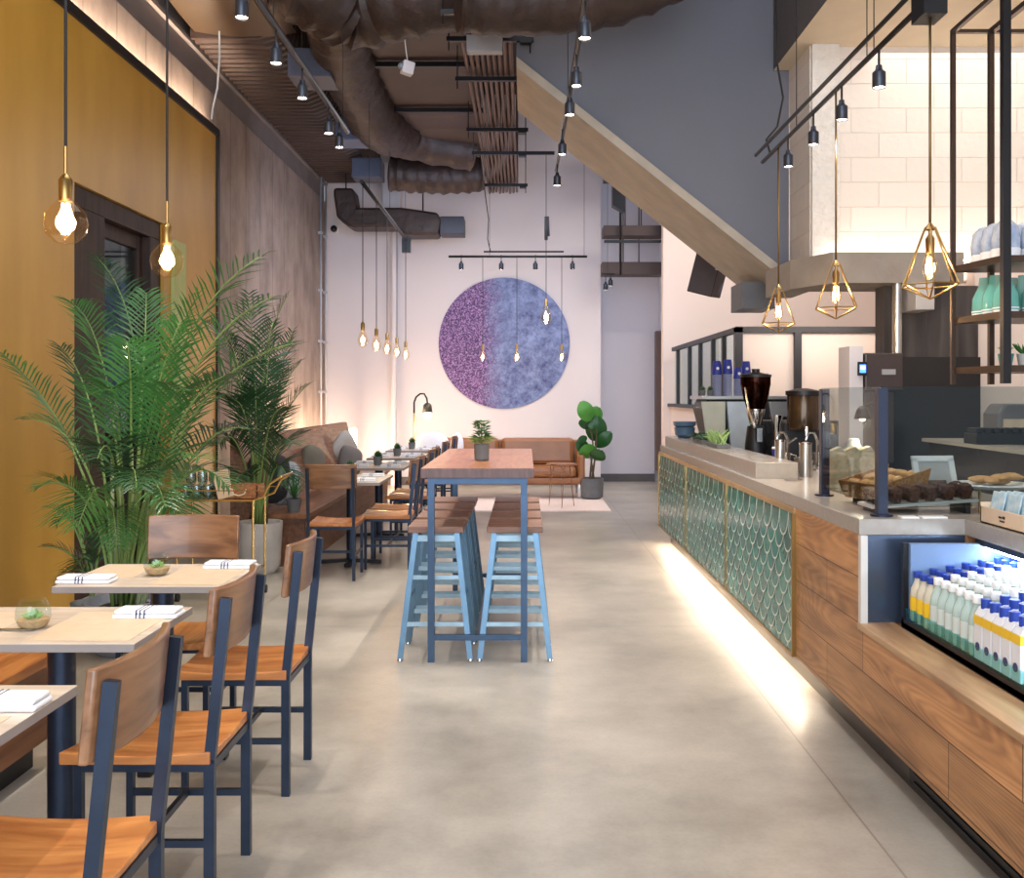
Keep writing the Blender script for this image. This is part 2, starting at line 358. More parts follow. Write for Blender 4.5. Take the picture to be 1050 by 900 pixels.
# ================================================================== THE ROOM
CEIL = 6.4
struct(MB().box(-6, 6.5, -3, 18, -.2, 0).build('floor', M_floor))
struct(MB().box(-6, 6.5, -3, 18, CEIL, CEIL+.2).build('ceiling', mat('dark_ceiling', (58, 42, 38), .8, 0, .2, 2)))
WX = -3.27
o = MB().box(WX-.3, WX, 8.6, 16, 0, 4.62).box(WX-.3, WX, -3, 8.6, 3.0, 4.62).box(WX-.3, WX, -3, 6.85, 0, 3.0)
struct(o.build('wall_left', M_board))
struct(MB().box(WX-.3, WX-.03, -3, 16, 4.62, CEIL).box(WX-.03, WX+.015, -3, 16, 4.9, 4.94).build('trim_1', mat('smooth_grey_concrete', (116, 108, 108), .8, 0, .15, 2, bump=.2)))
PX = -3.17
yb = MB().box(WX, PX, -3, 6.85, 0, 4.12).box(WX, PX, 6.85, 8.55, 2.97, 4.12).box(WX, PX, 8.55, 9.98, 0, 4.12)
struct(yb.build('wall_left_panel', M_yellow))
struct(MB().box(PX-.03, PX+.02, -3, 10.05, 4.12, 4.2).box(PX-.05, PX+.02, 9.98, 10.05, 0, 4.12).build('trim_2', mat('black_panel_edge', (30, 24, 24), .5)))
tag(MB().box(WX+.03, WX+.06, -2.9, 9.9, 4.12, 4.135).build('light_strip', emit('cove_light', (255, 230, 200), 160)), 'warm light strip lying along the top of the ochre wall panel', 'light')
# door recess in the yellow wall
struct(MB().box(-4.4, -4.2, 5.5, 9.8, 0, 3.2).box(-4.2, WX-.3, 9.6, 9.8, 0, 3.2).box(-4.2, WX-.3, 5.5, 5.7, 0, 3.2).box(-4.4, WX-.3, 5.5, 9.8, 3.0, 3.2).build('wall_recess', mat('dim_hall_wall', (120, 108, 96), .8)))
dm = wood('dark_door_wood', (34, 20, 15), (62, 38, 28), 'Z', .65)
d = MB().box(-3.36, -3.20, 6.85, 8.55, 2.82, 2.97).box(-3.36, -3.2, 6.85, 7.42, 0, 2.82).box(-3.36, -3.2, 8.32, 8.55, 0, 2.82).box(-3.34, -3.27, 7.42, 7.5, 0, 2.82).box(-3.34, -3.27, 8.24, 8.32, 0, 2.82).box(-3.33, -3.28, 7.5, 8.24, 2.70, 2.82).box(-3.33, -3.28, 7.5, 8.24, 0, .3)
d1 = struct(d.build('door_1', dm, None, .006))
MB().box(-3.31, -3.30, 7.5, 8.24, .3, 2.7).build('glass_pane', M_glass, d1)
MB().tube([(-3.22, 8.28, .95), (-3.16, 8.28, .95), (-3.16, 8.28, 1.35), (-3.22, 8.28, 1.35)], .012).build('door_handle', M_black, d1)
MB().box(-4.19, -4.17, 8.7, 9.15, .1, 2.9).build('reflection_panel', mat('pale_green_panel', (176, 190, 140), .7), d1)  # pale panel imitates the green reflection in the door glass
struct(MB().box(PX, PX+.03, 8.72, 9.02, .05, 2.86).build('trim_3', mat('olive_green_panel', (172, 180, 112), .6)))
# back wall with the mural, deeper recess beside it
struct(MB().box(WX, 1.23, 16, 16.3, 0, CEIL).build('wall_back', M_white))
struct(MB().box(1.23, 3.4, 16.7, 16.9, 0, CEIL).box(1.23, 2.2, 16.64, 16.7, 0, 2.55).build('wall_recess_back', M_white))
struct(MB().box(2.28, 2.4, 14.8, 16.7, 0, CEIL).build('wall_passage', M_white))
struct(MB().box(1.23, 2.2, 16.6, 16.64, 0, .13).box(WX, 1.23, 15.97, 16, 0, .13).build('baseboard_back', mat('grey_baseboard', (88, 84, 84), .6)))
struct(MB().box(2.2, 2.28, 16.4, 16.7, .2, 2.55).build('door_2', mat('brown_door_edge', (96, 74, 66), .5)))
struct(MB().box(2.06, 5.8, 14.6, 14.8, 0, CEIL).build('wall_bar_back', M_pinkwhite))
struct(MB().box(5.8, 6.0, -3, 14.8, 0, CEIL).build('wall_right', M_pinkwhite))
# stair: painted side wall above a sloping concrete slab
def sz(x): return 4.34-.793*x
struct(MB().prism([(-.08, CEIL), (-.08, sz(-.08)), (2.3, sz(2.3)), (2.3, CEIL)], 8.52, 8.7).build('wall_stair', mat('blue_grey_paint', (112, 114, 124), .7, 0, .03, 1)))
struct(MB().prism([(-.08, sz(-.08)), (-.08, sz(-.08)-.09), (2.3, sz(2.3)-.09), (2.3, sz(2.3))], 8.45, 9.77).build('stair_slab', mat('light_concrete', (178, 168, 154), .75, 0, .12, 4, bump=.25, bscale=20)))
struct(MB().box(2.0, 2.3, 9.0, 9.5, 2.27, 2.52).build('beam_stair', mat('grey_beam', (110, 112, 118), .7)))
# dropped soffit over the counter
sof = MB(); sof.box(2.16, 5.8, -3, 8.5, 4.3, CEIL)
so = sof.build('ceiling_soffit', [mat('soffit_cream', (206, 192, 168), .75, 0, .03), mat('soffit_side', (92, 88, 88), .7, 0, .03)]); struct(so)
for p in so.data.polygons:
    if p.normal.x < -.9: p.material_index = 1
# white block wall, rough column, concrete ring beam
struct(MB().box(2.5, 5.8, 7.93, 8.1, 2.4, 4.3).box(2.3, 2.4, 7.9, 8.5, 2.4, 4.3).build('wall_block', M_block))
struct(MB().box(2.31, 2.53, 7.86, 8.0, 2.4, 4.3).build('column_block', mat('rough_white_plaster', (222, 216, 208), .5, 0, .06, 20, bump=1.0, bscale=26)))
struct(MB().prism([(2.08, 8.45), (2.1, 7.75), (2.3, 7.3), (3.28, 7.3), (3.28, 7.93), (2.3, 7.93), (2.3, 8.45)], 2.31, 2.54, 'XY').build('beam_ring', M_concrete))
tag(MB().box(2.40, 5.6, 7.80, 7.83, 2.545, 2.56).build('light_strip', emit('beam_light', (255, 230, 208), 22)), 'warm light strip on the concrete beam below the white block wall', 'light')
# walls behind the bar
struct(MB().box(2.76, 3.48, 7.5, 7.7, 0, 2.31).build('wall_bar', wood('dark_board', (52, 44, 42), (88, 80, 76), 'Z', .6, 0, 1.2)))
struct(MB().box(3.48, 5.8, 7.55, 7.7, 0, 2.5).build('wall_bar_side', M_pinkwhite))
struct(MB().box(2.77, 3.47, 7.44, 7.5, .9, 1.76).build('wall_bar_splash', mat('black_gloss_tile', (24, 20, 20), .15, 0, .3, 3)))
# half-height partition with black steel glazing bars
struct(MB().box(2.18, 2.26, 10.25, 14.6, 0, 1.32).box(2.2, 3.75, 10.17, 10.25, 0, 2.15).build('wall_partition', M_pinkwhite))
pm = mat('black_window_steel', (42, 40, 44), .5)
tb = MB()
tb.box(2.17, 2.23, 10.1, 14.5, 2.12, 2.175).box(2.12, 2.24, 10.08, 14.58, 1.30, 1.345).box(2.17, 2.25, 10.1, 10.18, 1.34, 2.17)
for yy in (10.84, 11.46, 12.3, 13.1, 14.1): tb.box(2.18, 2.23, yy-.035, yy+.035, 1.34, 2.13)
tb.box(2.18, 3.75, 10.1, 10.16, 2.12, 2.18).box(2.79, 2.86, 10.1, 10.16, .9, 2.12).box(3.68, 3.75, 10.1, 10.16, 1.9, 2.12)
struct(tb.build('window_1', pm))
MB().box(2.2, 2.205, 10.18, 14.4, 1.345, 2.12).build('glass_pane', M_glass, bpy.data.objects['window_1'])

# ================================================================== LARGE FITTINGS
# ---- ceiling services
rb = MB(); y = 9.42; prof = []
while y < 15.75:
    prof.append((y, 0)); prof.append((y+.05, .0)); prof.append((y+.07, .03)); prof.append((y+.12, .03)); prof.append((y+.14, 0)); y += .14
def ribring(yy, d_):
    z0 = 4.92+d_; xr = -2.36-d_
    return [(-3.24, yy, 5.6), (-3.24, yy, z0), (xr-.22, yy, z0), (xr-.07, yy, z0+.06), (xr, yy, z0+.22), (xr, yy, 5.6)]
prev = None
for (yy, d_) in prof:
    ring = [rb.bm.verts.new(p) for p in ribring(yy, d_)]
    if prev:
        for k in range(5): rb._f([prev[k], prev[k+1], ring[k+1], ring[k]])
    else: rb._f(ring)
    prev = ring
tag(rb.build('air_duct', M_bronze), 'long ribbed brown duct running along the top of the concrete wall', 'duct')
dd = MB()
dd.grid(lambda u, v: Vector((-3.2+.98*u, 8.2+1.25*v, 4.98-.18*math.sin(PI*min(1, u*1.0))*.3+.5*(1-v)**2*.2)), 10, 6).box(-3.2, -2.22, 8.2, 9.44, 5.05, 6.2)
tag(dd.build('air_duct', mat('bronze_duct', (80, 64, 48), .45, .2, .15, 2)), 'smooth bronze duct box joined to the near end of the ribbed duct', 'duct')
rd = thing('air_duct', 'wide flat-bottomed brown duct with two dark hanger rails below it', 'duct', (-1.1, 10.6, 4.9))
b = MB(); L0 = Vector((-1.1, 10.6, 4.9))
b.box(-.53, .53, -1.8, 1.4, 0, .6).prism([(1.4, .6), (1.4, 0), (1.9, -.02), (2.3, -.1), (2.55, -.22), (2.6, .6)], -.5, .5, 'YZ')
b.build('duct_body', M_bronze, rd, .01)
for yy in (-.6, 1.0):
    MB().box(-.6, .62, yy-.03, yy+.03, -.07, -.02).tube([(-.58, yy, -.05), (-.58, yy, 1.5)], .01, 6).tube([(.6, yy, -.05), (.6, yy, 1.5)], .01, 6).build('hanger_rail', M_black, rd)
def wrap(name, pts, r, label):
    # resample for wrinkles
    pp = [Vector(p) for p in pts]; out = []
    for i in range(len(pp)-1):
        a, b_, c, d_ = pp[max(i-1, 0)], pp[i], pp[i+1], pp[min(i+2, len(pp)-1)]
        for k in range(10):
            t = k/10; out.append(.5*((2*b_)+(-a+c)*t+(2*a-5*b_+4*c-d_)*t*t+(-a+3*b_-3*c+d_)*t**3))
    out.append(pp[-1]); rs = [(r if not isinstance(r, (list, tuple)) else r[min(i//10, len(r)-1)])*(1+.05*math.sin(i*1.9)) for i in range(len(out))]
    return tag(MB().tube(out, rs, 18, rough=.035).build(name, M_duct), label, 'duct')
wrap('flexible_duct', [P(500, -12, 8.3), P(430, -5, 8.2), P(365, 8, 8.3), P(330, -6, 8.1), P(290, -30, 8)], .33, 'fat wrinkled brown wrapped duct crossing high beside the bronze duct box')
wrap('flexible_duct', [P(345, 10, 8.9), P(352, 55, 9.8), P(370, 95, 11), P(388, 128, 12), P(420, 140, 12.9), P(485, 152, 13.2)], .3, 'wrinkled brown duct curving down around the flat-bottomed duct')
wrap('flexible_duct', [P(400, 178, 13.8), P(430, 180, 13.8), P(465, 181, 13.8), P(495, 178, 13.8)], .24, 'short dark wrinkled duct end hanging just above the white back wall')
wrap('flexible_duct', [P(470, -5, 7.2), P(540, -2, 7.3), P(620, -10, 7.4), P(700, -40, 7.5)], .27, 'brown wrapped duct passing across the top of the blue grey stair wall')
lw = thing('air_duct', 'low brown duct with a square dark outlet near the top of the white back wall', 'duct', (-2.1, 15.2, 4.05))
MB().prism([(-.85, .5), (-.8, .15), (-.6, 0), (.1, 0), (.25, -.12), (.75, -.12), (.8, .1), (.75, .22), (.2, .3), (-.5, .3), (-.55, .6), (-.85, .6)], -.25, .25).build('duct_body', M_duct, lw, .04)
MB().tube([(-.7, 0, .5), (-.7, 0, 2.35)], .012, 6).tube([(.5, 0, .2), (.5, 0, 2.35)], .012, 6).build('hanger_rod', M_black, lw)
MB().box(.78, 1.15, -.2, .2, -.1, .17).build('outlet', mat('blue_black_plastic', (50, 52, 66), .5), lw, .01)
for i, (x0, x1, y0, y1, lab) in enumerate(((-2.34, -1.91, 9.57, 10.03, 'blue grey square duct outlet nearest to the bronze duct box'), (-2.34, -1.91, 11.95, 12.4, 'blue grey square duct outlet halfway along the ribbed duct'), (-2.5, -2.08, 14.0, 14.4, 'blue grey square duct outlet at the far end of the ribbed duct'))):
    t = thing('duct_outlet', lab, 'duct outlet', (x0, y0, 4.6), 0, 'square outlets beside the ribbed duct')
    MB().box(0, x1-x0, 0, y1-y0, 0, .28).build('outlet_box', mat('blue_grey_outlet', (74, 82, 104), .5), t, .01)
    MB().tube([(.1, .2, .28), (.1, .2, 1.8)], .01, 6).build('hanger_rod', M_bronze, t)
# conduit bundle
cm = mat('rusty_conduit', (104, 78, 66), .45, .4, .15)
for i in range(9):
    x = -.56+i*.053; y1 = 15.2-.05*(i % 3)
    c = MB().tube([(x, 5.6, 4.62), (x, y1, 4.62), (x, y1+.12, 4.66), (x, y1+.2, 4.8), (x, y1+.2, 6.4)], .019, 8).build('conduit_pipe', cm)
    tag(c, 'thin brown conduit in the row of pipes under the ceiling beside the stair slab', 'pipe', 'row of brown conduits under the ceiling')
for yy, lab in ((7.9, 'nearest'), (8.5, 'second'), (9.57, 'third'), (11.4, 'fourth'), (12.5, 'fifth'), (14.4, 'last')):
    t = thing('pipe_hanger', lab+' dark cross rail holding up the row of brown conduits, counted from the camera', 'hanger', (-.35, yy, 4.57), 0, 'cross rails under the conduits')
    x1 = .42 if yy < 9 else .38
    MB().box(-.34, x1 if yy not in (12.5,) else .72, -.02, .02, -.02, .02).build('rail', M_black, t)
    MB().tube([(-.32, 0, -.1), (-.32, 0, 1.82)], .007, 6).tube([(x1-.03, 0, -.12), (x1-.03, 0, 1.82)], .007, 6).build('threaded_rod', M_black, t)
    MB().box(x1-.12, x1-.02, -.05, .05, -.045, .0).build('clamp', M_black, t)
jb = thing('junction_panel', 'pale grey flat metal box fixed under the brown conduits', 'box', tuple(P(497, 46, 8.2)))
MB().box(-.15, .15, -.05, .05, -.07, .07).tube([(0, 0, .05), (0, 0, .2)], .015).build('box_body', mat('pale_grey_metal', (156, 158, 166), .5), jb, .006)
sn = thing('ceiling_sensor', 'small white sensor dangling on a white cable under the flat duct', 'sensor', tuple(P(418, 70, 8.3)))
MB().rbox((0, 0, 0), (.1, .08, .11), Rz(.4) @ Ry(.2)).build('sensor_body', M_white, sn, .01)
MB().ball((-.05, -.03, .01), .03).build('sensor_eye', mat('sensor_grey', (120, 130, 140), .3), sn)
MB().tube([(0, 0, .05), (-.02, 0, .2), (-.04, 0, .38), (-.03, .03, .62)], .005, 6).build('cable', M_white, sn)
# back wall riser pipes, camera
tag(MB().tube([(-2.14, 15.85, 0), (-2.14, 15.85, 4.6)], .05, 12).build('riser_pipe', M_white), 'white riser pipe standing against the back wall behind the tables', 'pipe')
tag(MB().box(-2.3, -2.02, 15.6, 15.98, 4.4, 5.2).build('wall_box', M_white, None, .02), 'white boxed duct at the top of the back wall beside the low brown duct', 'box')
for xx, lab in ((329, 'thin white conduit running up the concrete wall, nearer the camera of the pair'), (334, 'thin white conduit running up in the corner of the concrete wall')):
    yv = 3.22/((539-xx)/1000)
    c = MB().tube([(-3.22, yv, .9), (-3.22, yv, 4.9)], .016, 8)
    for zz in (1.5, 2.3, 3.1, 4.0): c.box(-3.26, -3.195, yv-.03, yv+.03, zz, zz+.04)
    tag(c.build('conduit_pipe', mat('pale_conduit', (176, 180, 192), .4, .3)), lab, 'pipe')
sc_ = thing('security_camera', 'small black dome camera high in the corner of the back wall', 'camera', tuple(P(343, 235, 15.9)))
MB().ball((0, -.05, 0), .055).build('dome', M_black, sc_); MB().lathe([(.06, 0), (.06, .04)], (0, .06, 0), 16, Rx(PI/2)).build('wall_plate', M_white, sc_)
tag(MB().tube([P(225, 60, 9.3)+Vector((0, 0, .5)), P(225, 60, 9.3), P(223, 90, 9.35), P(218, 112, 9.4), P(217, 122, 9.45)], .009, 6).build('cable', mat('white_cable', (200, 206, 214), .6)), 'white cable dropping from the bronze duct to the ochre panel top', 'cable')
# recess ducts
for (z0, z1, yy, lab, mt) in ((3.92, 4.08, 14.6, 'thin brown duct crossing the opening beside the back wall, the middle one', M_bronze), (3.36, 3.56, 14.9, 'brown duct crossing the opening beside the back wall, the lowest one', M_bronze), (4.75, 5.3, 14.4, 'dark duct crossing the top of the opening beside the back wall', M_black)):
    dct = MB().box(1.2, 2.26, yy+.4, yy+.75, z0, z1).tube([(1.55, yy+.6, z1-.02), (1.55, yy+.6, CEIL)], .012, 6).tube([(1.8, yy+.6, z1-.02), (1.8, yy+.6, CEIL)], .012, 6)
    tag(dct.build('air_duct', mt, None, .01), lab, 'duct')
tag(MB().prism([(1.25, 5.6), (1.25, 4.2), (1.42, 4.1), (1.42, 5.6)], 14.0, 14.2).box(1.3, 1.4, 14.05, 14.15, 5.5, CEIL).build('duct_drop', M_black), 'black vertical duct drop in the opening beside the back wall', 'duct')
tag(MB().box(1.2, 2.26, 14.9, 14.94, 3.8, 3.84).tube([(1.45, 14.92, 3.3), (1.45, 14.92, CEIL)], .02, 8).build('pipe_rail', M_black), 'black pipe rail with a vertical drop between the recess ducts', 'pipe')

# ---- counter
CX = 1.344
sc = thing('service_counter', 'long bar counter clad in oak planks and teal fish-scale tile, facing the aisle', 'counter', (CX, .6, 0))
OY = .6
M_oak = planks('oak_planks', (144, 100, 64), (200, 148, 100), 0, 1.25, .184, 60)
M_oakled = wood('oak_ledge', (140, 104, 72), (196, 160, 122), 'Y', .4, 0, 2)
MB().box(0, .6, 3.33, 4.25, .168, .906).box(.0, .1, 0, 3.33, .168, .53).build('wood_cladding', M_oak, sc)
MB().box(.004, .6, 4.25, 9.15, .168, .87).build('cabinet_carcass', M_grout, sc)
MB().box(.1, .6, 0, 9.12, 0, .168).build('kick_plate', mat('dark_kick_plate', (74, 66, 62), .3, .6, .1), sc)
MB().box(-.008, .14, 0, 3.33, .53, .556).build('ledge', M_oakled, sc, .003)
MB().box(-.012, .012, 4.25, 9.15, .878, .906).build('brass_edge', mat('pale_brass', (190, 156, 112), .35, .5), sc)
MB().box(-.002, .026, 3.305, 3.335, .556, .906).build('corner_post', mat('pale_corner', (206, 200, 194), .5), sc)
vg = MB()
for k in range(4): vg.box(.085, .1, .2, 3.0, .03+.033*k, .045+.033*k)
vg.box(.092, .1, .15, 3.05, .02, .165).build('vent_grille', M_black, sc)
for i in range(3):
    y0 = 4.27+i*1.63; y1 = y0+1.6
    tp = MB(); W = .17; RH = .076; n = 0
    z = .19+RH*.5; row = 0
    rows = []
    while z < .9: rows.append(z); z += RH
    for row, zc in enumerate(rows):
        yy = y0+(W/2 if row % 2 else 0)
        off = -.003
        while yy < y1+W*.3:
            for (rr, dx, mi) in ((W/2, 0, 1), (W/2-.010, -.0015, 0)):
                pts = []
                ztop = min(zc+.11, .876)
                for k in range(13):
                    a = PI+PI*k/12
                    pts.append((yy+rr*math.cos(a), zc+rr*1.05*math.sin(a)))
                pts = [(yy-rr, ztop)]+pts+[(yy+rr, ztop)]
                pts = [(min(max(a, y0), y1), max(b_, .185)) for a, b_ in pts]
                ded = []
                for q in pts:
                    if not ded or (abs(q[0]-ded[-1][0]) > 1e-5 or abs(q[1]-ded[-1][1]) > 1e-5): ded.append(q)
                if len(ded) < 3 or max(q[0] for q in ded)-min(q[0] for q in ded) < .01: continue
                # bottom tilts outward, so upper rows lap over lower ones
                vs = [tp.bm.verts.new((off+dx-.012*(1-(b_-(zc-.085))/.195), a, b_)) for a, b_ in ded]
                tp.mi = mi; tp._f(vs)
            yy += W
    t_ = tp.build('tile_panel', [M_tile, M_grout], sc, recalc=False)
    fr = MB().box(-.02, .004, y0-.02, y0, .168, .88).box(-.02, .004, y1, y1+.02, .168, .88).box(-.02, .004, y0, y1, .168, .186)
    fr.build('brass_frame', M_brass, t_)
MB().box(.045, .06, 4.3, 9.1, .155, .168).build('light_strip', emit('kick_light', (255, 230, 204), 50), sc)
ct = thing('countertop', 'grey stone worktop along the bar counter with a raised block at its far half', 'countertop', (CX, .6, .906))
M_slab = mat('grey_quartz', (160, 152, 144), .22, 0, .06, 30)
MB().prism([(0, 9.15), (0, 3.33), (.425, 3.33), (.425, 0), (1.0, 0), (1.0, 8.9), (1.0, 9.15)], 0, .064, 'XY').build('slab', M_slab, ct, .003)
MB().box(.036, .29, 5.25, 9.05, .064, .16).build('raised_ledge', M_slab, ct, .003)
st = MB().box(.03, .425, 3.325, 3.345, -.35, 0)
st.build('steel_end_panel', mat('reflected_blue_steel', (86, 98, 120), .25, .7, .05), ct)  # stainless panel, its blue reflection is put into the base colour

# ---- open chilled display let into the counter
fc = thing('display_cooler', 'black open drinks cooler let into the counter above the oak ledge', 'cooler', (1.48, .8, .56))
k = MB().box(0, .025, 0, 3.04, 0, .035).box(0, .02, 3.02, 3.045, 0, .33).box(0, .9, 0, 3.04, -.3, .02).box(.29, .9, 0, 3.04, .325, .344)
k.build('frame', M_black, fc)
MB().box(.87, .9, 0, 3.04, .02, .33).box(.02, .9, 3.0, 3.03, .02, .33).build('liner', mat('cooler_liner', (110, 136, 176), .4), fc)
MB().hexa([(.02, 0, .02), (.87, 0, .12), (.87, 3, .12), (.02, 3, .02), (.02, 0, .038), (.87, 0, .185), (.87, 3, .185), (.02, 3, .038)]).build('shelf', M_steel, fc)
MB().box(.004, .012, 0, 3.02, .035, .082).build('glass_lip', glassy('teal_glass', (200, 240, 238), .12), fc)
MB().box(.30, .34, .1, 2.98, .315, .322).build('light_strip', emit('cooler_light', (225, 240, 255), 34), fc)

# bottles: three kinds
def bottle_proto(name, label, body_mat, cap_mat, band_mat, hgt, square=False):
    t = thing(name, label, 'bottle' if not square else 'carton', (2.0, 1.0, .6), 0)
    if square:
        MB().box(-.028, .028, -.028, .028, 0, hgt*.72).prism([(-.028, hgt*.72), (.028, hgt*.72), (.012, hgt*.86), (-.012, hgt*.86)], -.028, .028).build('body', body_mat, t, .003)
        MB().box(-.029, .029, -.029, .029, hgt*.58, hgt*.72).build('band', band_mat, t)
        MB().lathe([(.017, hgt*.84), (.017, hgt)], (0, 0, 0), 10).build('cap', cap_mat, t)
        MB().lathe([(.014, 0), (.014, .002)], (-.0285, 0, hgt*.22), 12, Ry(-PI/2)).build('emblem', M_bluestripe, t)
    else:
        MB().lathe([(.026, 0), (.029, .01), (.029, hgt*.55), (.026, hgt*.66), (.013, hgt*.8), (.012, hgt*.9)], (0, 0, 0), 12).build('body', body_mat, t)
        MB().lathe([(.016, hgt*.87), (.017, hgt*.88), (.017, hgt*.99), (.014, hgt)], (0, 0, 0), 10).build('cap', cap_mat, t)
        MB().lathe([(.0297, hgt*.22), (.0297, hgt*.5)], (0, 0, 0), 12, close=False).build('band', band_mat, t)
    return t
def milky(name, col, clear=.5):
    m, nt, b = newmat(name); b.inputs['Base Color'].default_value = lin(col); b.inputs['Roughness'].default_value = .12
    t = nt.nodes.new('ShaderNodeBsdfTransparent'); mx = nt.nodes.new('ShaderNodeMixShader'); mx.inputs[0].default_value = 1-clear
    nt.links.new(t.outputs[0], mx.inputs[1]); nt.links.new(b.outputs[0], mx.inputs[2]); nt.links.new(mx.outputs[0], nt.nodes['Material Output'].inputs[0]); return m
M_bot = milky('bottle_glass', (206, 226, 220), .45)
M_capw = mat('white_cap', (240, 240, 240), .4); M_capb = mat('blue_cap', (34, 64, 160), .4)
bw = bottle_proto('water_bottle', 'clear glass bottle with a white cap among the rows in the drinks cooler', M_bot, M_capw, milky('pale_label', (226, 234, 230), .3), .2)
by = bottle_proto('juice_bottle', 'bottle with yellow band and blue cap at the far end of the drinks cooler', mat('pale_juice', (204, 196, 176), .3), M_capb, mat('yellow_band', (232, 190, 40), .4), .19)
bc = bottle_proto('juice_carton', 'white carton with yellow shoulder and blue cap beside the cooler glass lip', mat('carton_white', (222, 224, 232), .4), M_capb, mat('yellow_band', (232, 190, 40), .4), .2, True)
first = {'w': bw, 'y': by, 'c': bc}; used = {'w': 0, 'y': 0, 'c': 0}
def put(kind, x, y, z, group):
    if not used[kind]: o_ = first[kind]; o_.location = (x, y, z); o_['group'] = group; used[kind] = 1
    else: dup(first[kind], (x, y, z), 0, None, group)
for j in range(10):
    for i in range(19):
        x = 1.515+j*.062; y = 3.765-i*.062; z = .60+.011*j
        if x > .515*y+.02: continue
        if i < 3 or j > 7: put('y', x, y, z, 'yellow banded bottles in the cooler')
        elif j < 3 and i > 8: put('c', x, y, z, 'juice cartons in the cooler')
        else: put('w', x, y, z, 'white capped glass bottles in the cooler')

# ---- banquette
bn = thing('banquette', 'long dark wooden banquette bench with slanted back along the concrete wall', 'bench', (-1.87, 8.35, 0))
MB().box(-.5, 0, 0, 5.1, .41, .45).build('seat', M_bench, bn, .004)
MB().prism([(-.43, .45), (-.4, .45), (-.60, 1.1), (-.66, 1.1), (-.66, .0), (-.43, 0)], 0, 5.1).build('backrest', wood('bench_back', (98, 64, 46), (140, 98, 72), 'Y', .5, 0, 5), bn)
MB().box(-.43, -.03, .02, 5.08, 0, .41).build('front_panel', wood('bench_front', (86, 54, 38), (126, 84, 58), 'Y', .45), bn)
tag(MB().box(-2.75, -2.72, 11.8, 15.6, .93, .95).box(-2.76, -2.70, 11.8, 15.6, 0, .93).build('light_strip', emit('bench_light', (255, 224, 188), 7)), 'warm strip light hidden behind the banquette back, washing the concrete wall', 'light')
bf = thing('banquette', 'wooden bench beside the dining tables under the ochre panel wall', 'bench', (-1.85, .8, 0))
MB().box(-.5, 0, 0, 3.1, .42, .46).build('seat', wood('near_seat', (150, 88, 44), (200, 134, 74), 'Y', .35), bf, .004)
MB().box(-.46, -.03, .02, 3.08, .12, .42).build('front_panel', M_bench, bf)
MB().box(-.42, -.1, .04, 3.06, 0, .12).build('kick', M_black, bf)
MB().prism([(-.46, .46), (-.42, .46), (-.5, .85), (-.56, .85)], 0, 3.1).build('backrest', M_bench, bf)

# ================================================================== CHAIRS AND TABLES
def make_chair():
    t = thing('dining_chair', '', 'chair')
    def sd(u, v):
        x = -.42+.425*u; y = -.2+.4*v; return x, y
    s_ = MB()
    nu, nv = 8, 8
    for zt in (0, 1):
        V = [[None]*(nv+1) for _ in range(nu+1)]
        for i in range(nu+1):
            for j in range(nv+1):
                x, y = sd(i/nu, j/nv); q = (2*j/nv-1)
                z = (.447+.018*q*q-.012*math.sin(PI*i/nu)) if zt else .428
                V[i][j] = s_.bm.verts.new((x, y, z))
        for i in range(nu):
            for j in range(nv): s_._f([V[i][j], V[i+1][j], V[i+1][j+1], V[i][j+1]], True)
        if zt == 0: B = V
        else:
            for i in range(nu):
                s_._f([B[i][0], B[i+1][0], V[i+1][0], V[i][0]]); s_._f([B[i][nv], B[i+1][nv], V[i+1][nv], V[i][nv]])
            for j in range(nv):
                s_._f([B[0][j], B[0][j+1], V[0][j+1], V[0][j]]); s_._f([B[nu][j], B[nu][j+1], V[nu][j+1], V[nu][j]])
    s_.build('seat', M_seat, t, .004)
    for sg in (-1, 1):
        y = .18*sg
        MB().bar((0, y, 0), (0, y, .44), .022, .03, (1, 0, 0)).bar((0, y, .43), (.047, y, .895), .022, .03, (1, 0, 0)).build('rear_leg', M_darksteel, t)
        MB().bar((-.37, y, 0), (-.37, y, .43), .022, .022, (1, 0, 0)).build('front_leg', M_darksteel, t)
    MB().box(-.37, 0, -.19, -.17, .405, .428).box(-.37, 0, .17, .19, .405, .428).box(-.38, -.36, -.18, .18, .405, .428).box(-.01, .01, -.18, .18, .405, .428).build('seat_frame', M_darksteel, t)
    MB().bar((-.37, -.18, .2), (0, -.18, .2), .016, .02).bar((-.37, .18, .2), (0, .18, .2), .016, .02).bar((-.19, -.18, .2), (-.19, .18, .2), .016, .02).build('stretcher', M_darksteel, t)
    k_ = MB(); n = 12
    def bp(u, zz, off):
        y = -.205+.41*u; q = 2*u-1; lean = (zz-.73)*.1
        return Vector((.044-.038*q*q+lean+off, y, zz))
    for u in range(n):
        u0, u1 = u/n, (u+1)/n
        k_.hexa([bp(u0, .73, -.022), bp(u0, .73, 0), bp(u1, .73, 0), bp(u1, .73, -.022), bp(u0, .925, -.022), bp(u0, .925, 0), bp(u1, .925, 0), bp(u1, .925, -.022)])
    bmesh.ops.remove_doubles(k_.bm, verts=k_.bm.verts, dist=.0005)
    bad = [f for f in k_.bm.faces if abs(f.normal.z) < .5 and abs(f.normal.y) > .9 and abs(abs(f.calc_center_median().y)-.205) > .01]
    bmesh.ops.delete(k_.bm, geom=bad, context='FACES_ONLY')
    for f in k_.bm.faces: f.smooth = True
    k_.build('backrest', M_backw, t, .006)
    return t
ch0 = make_chair()
GA = 'dining chairs on the aisle side of the near tables'
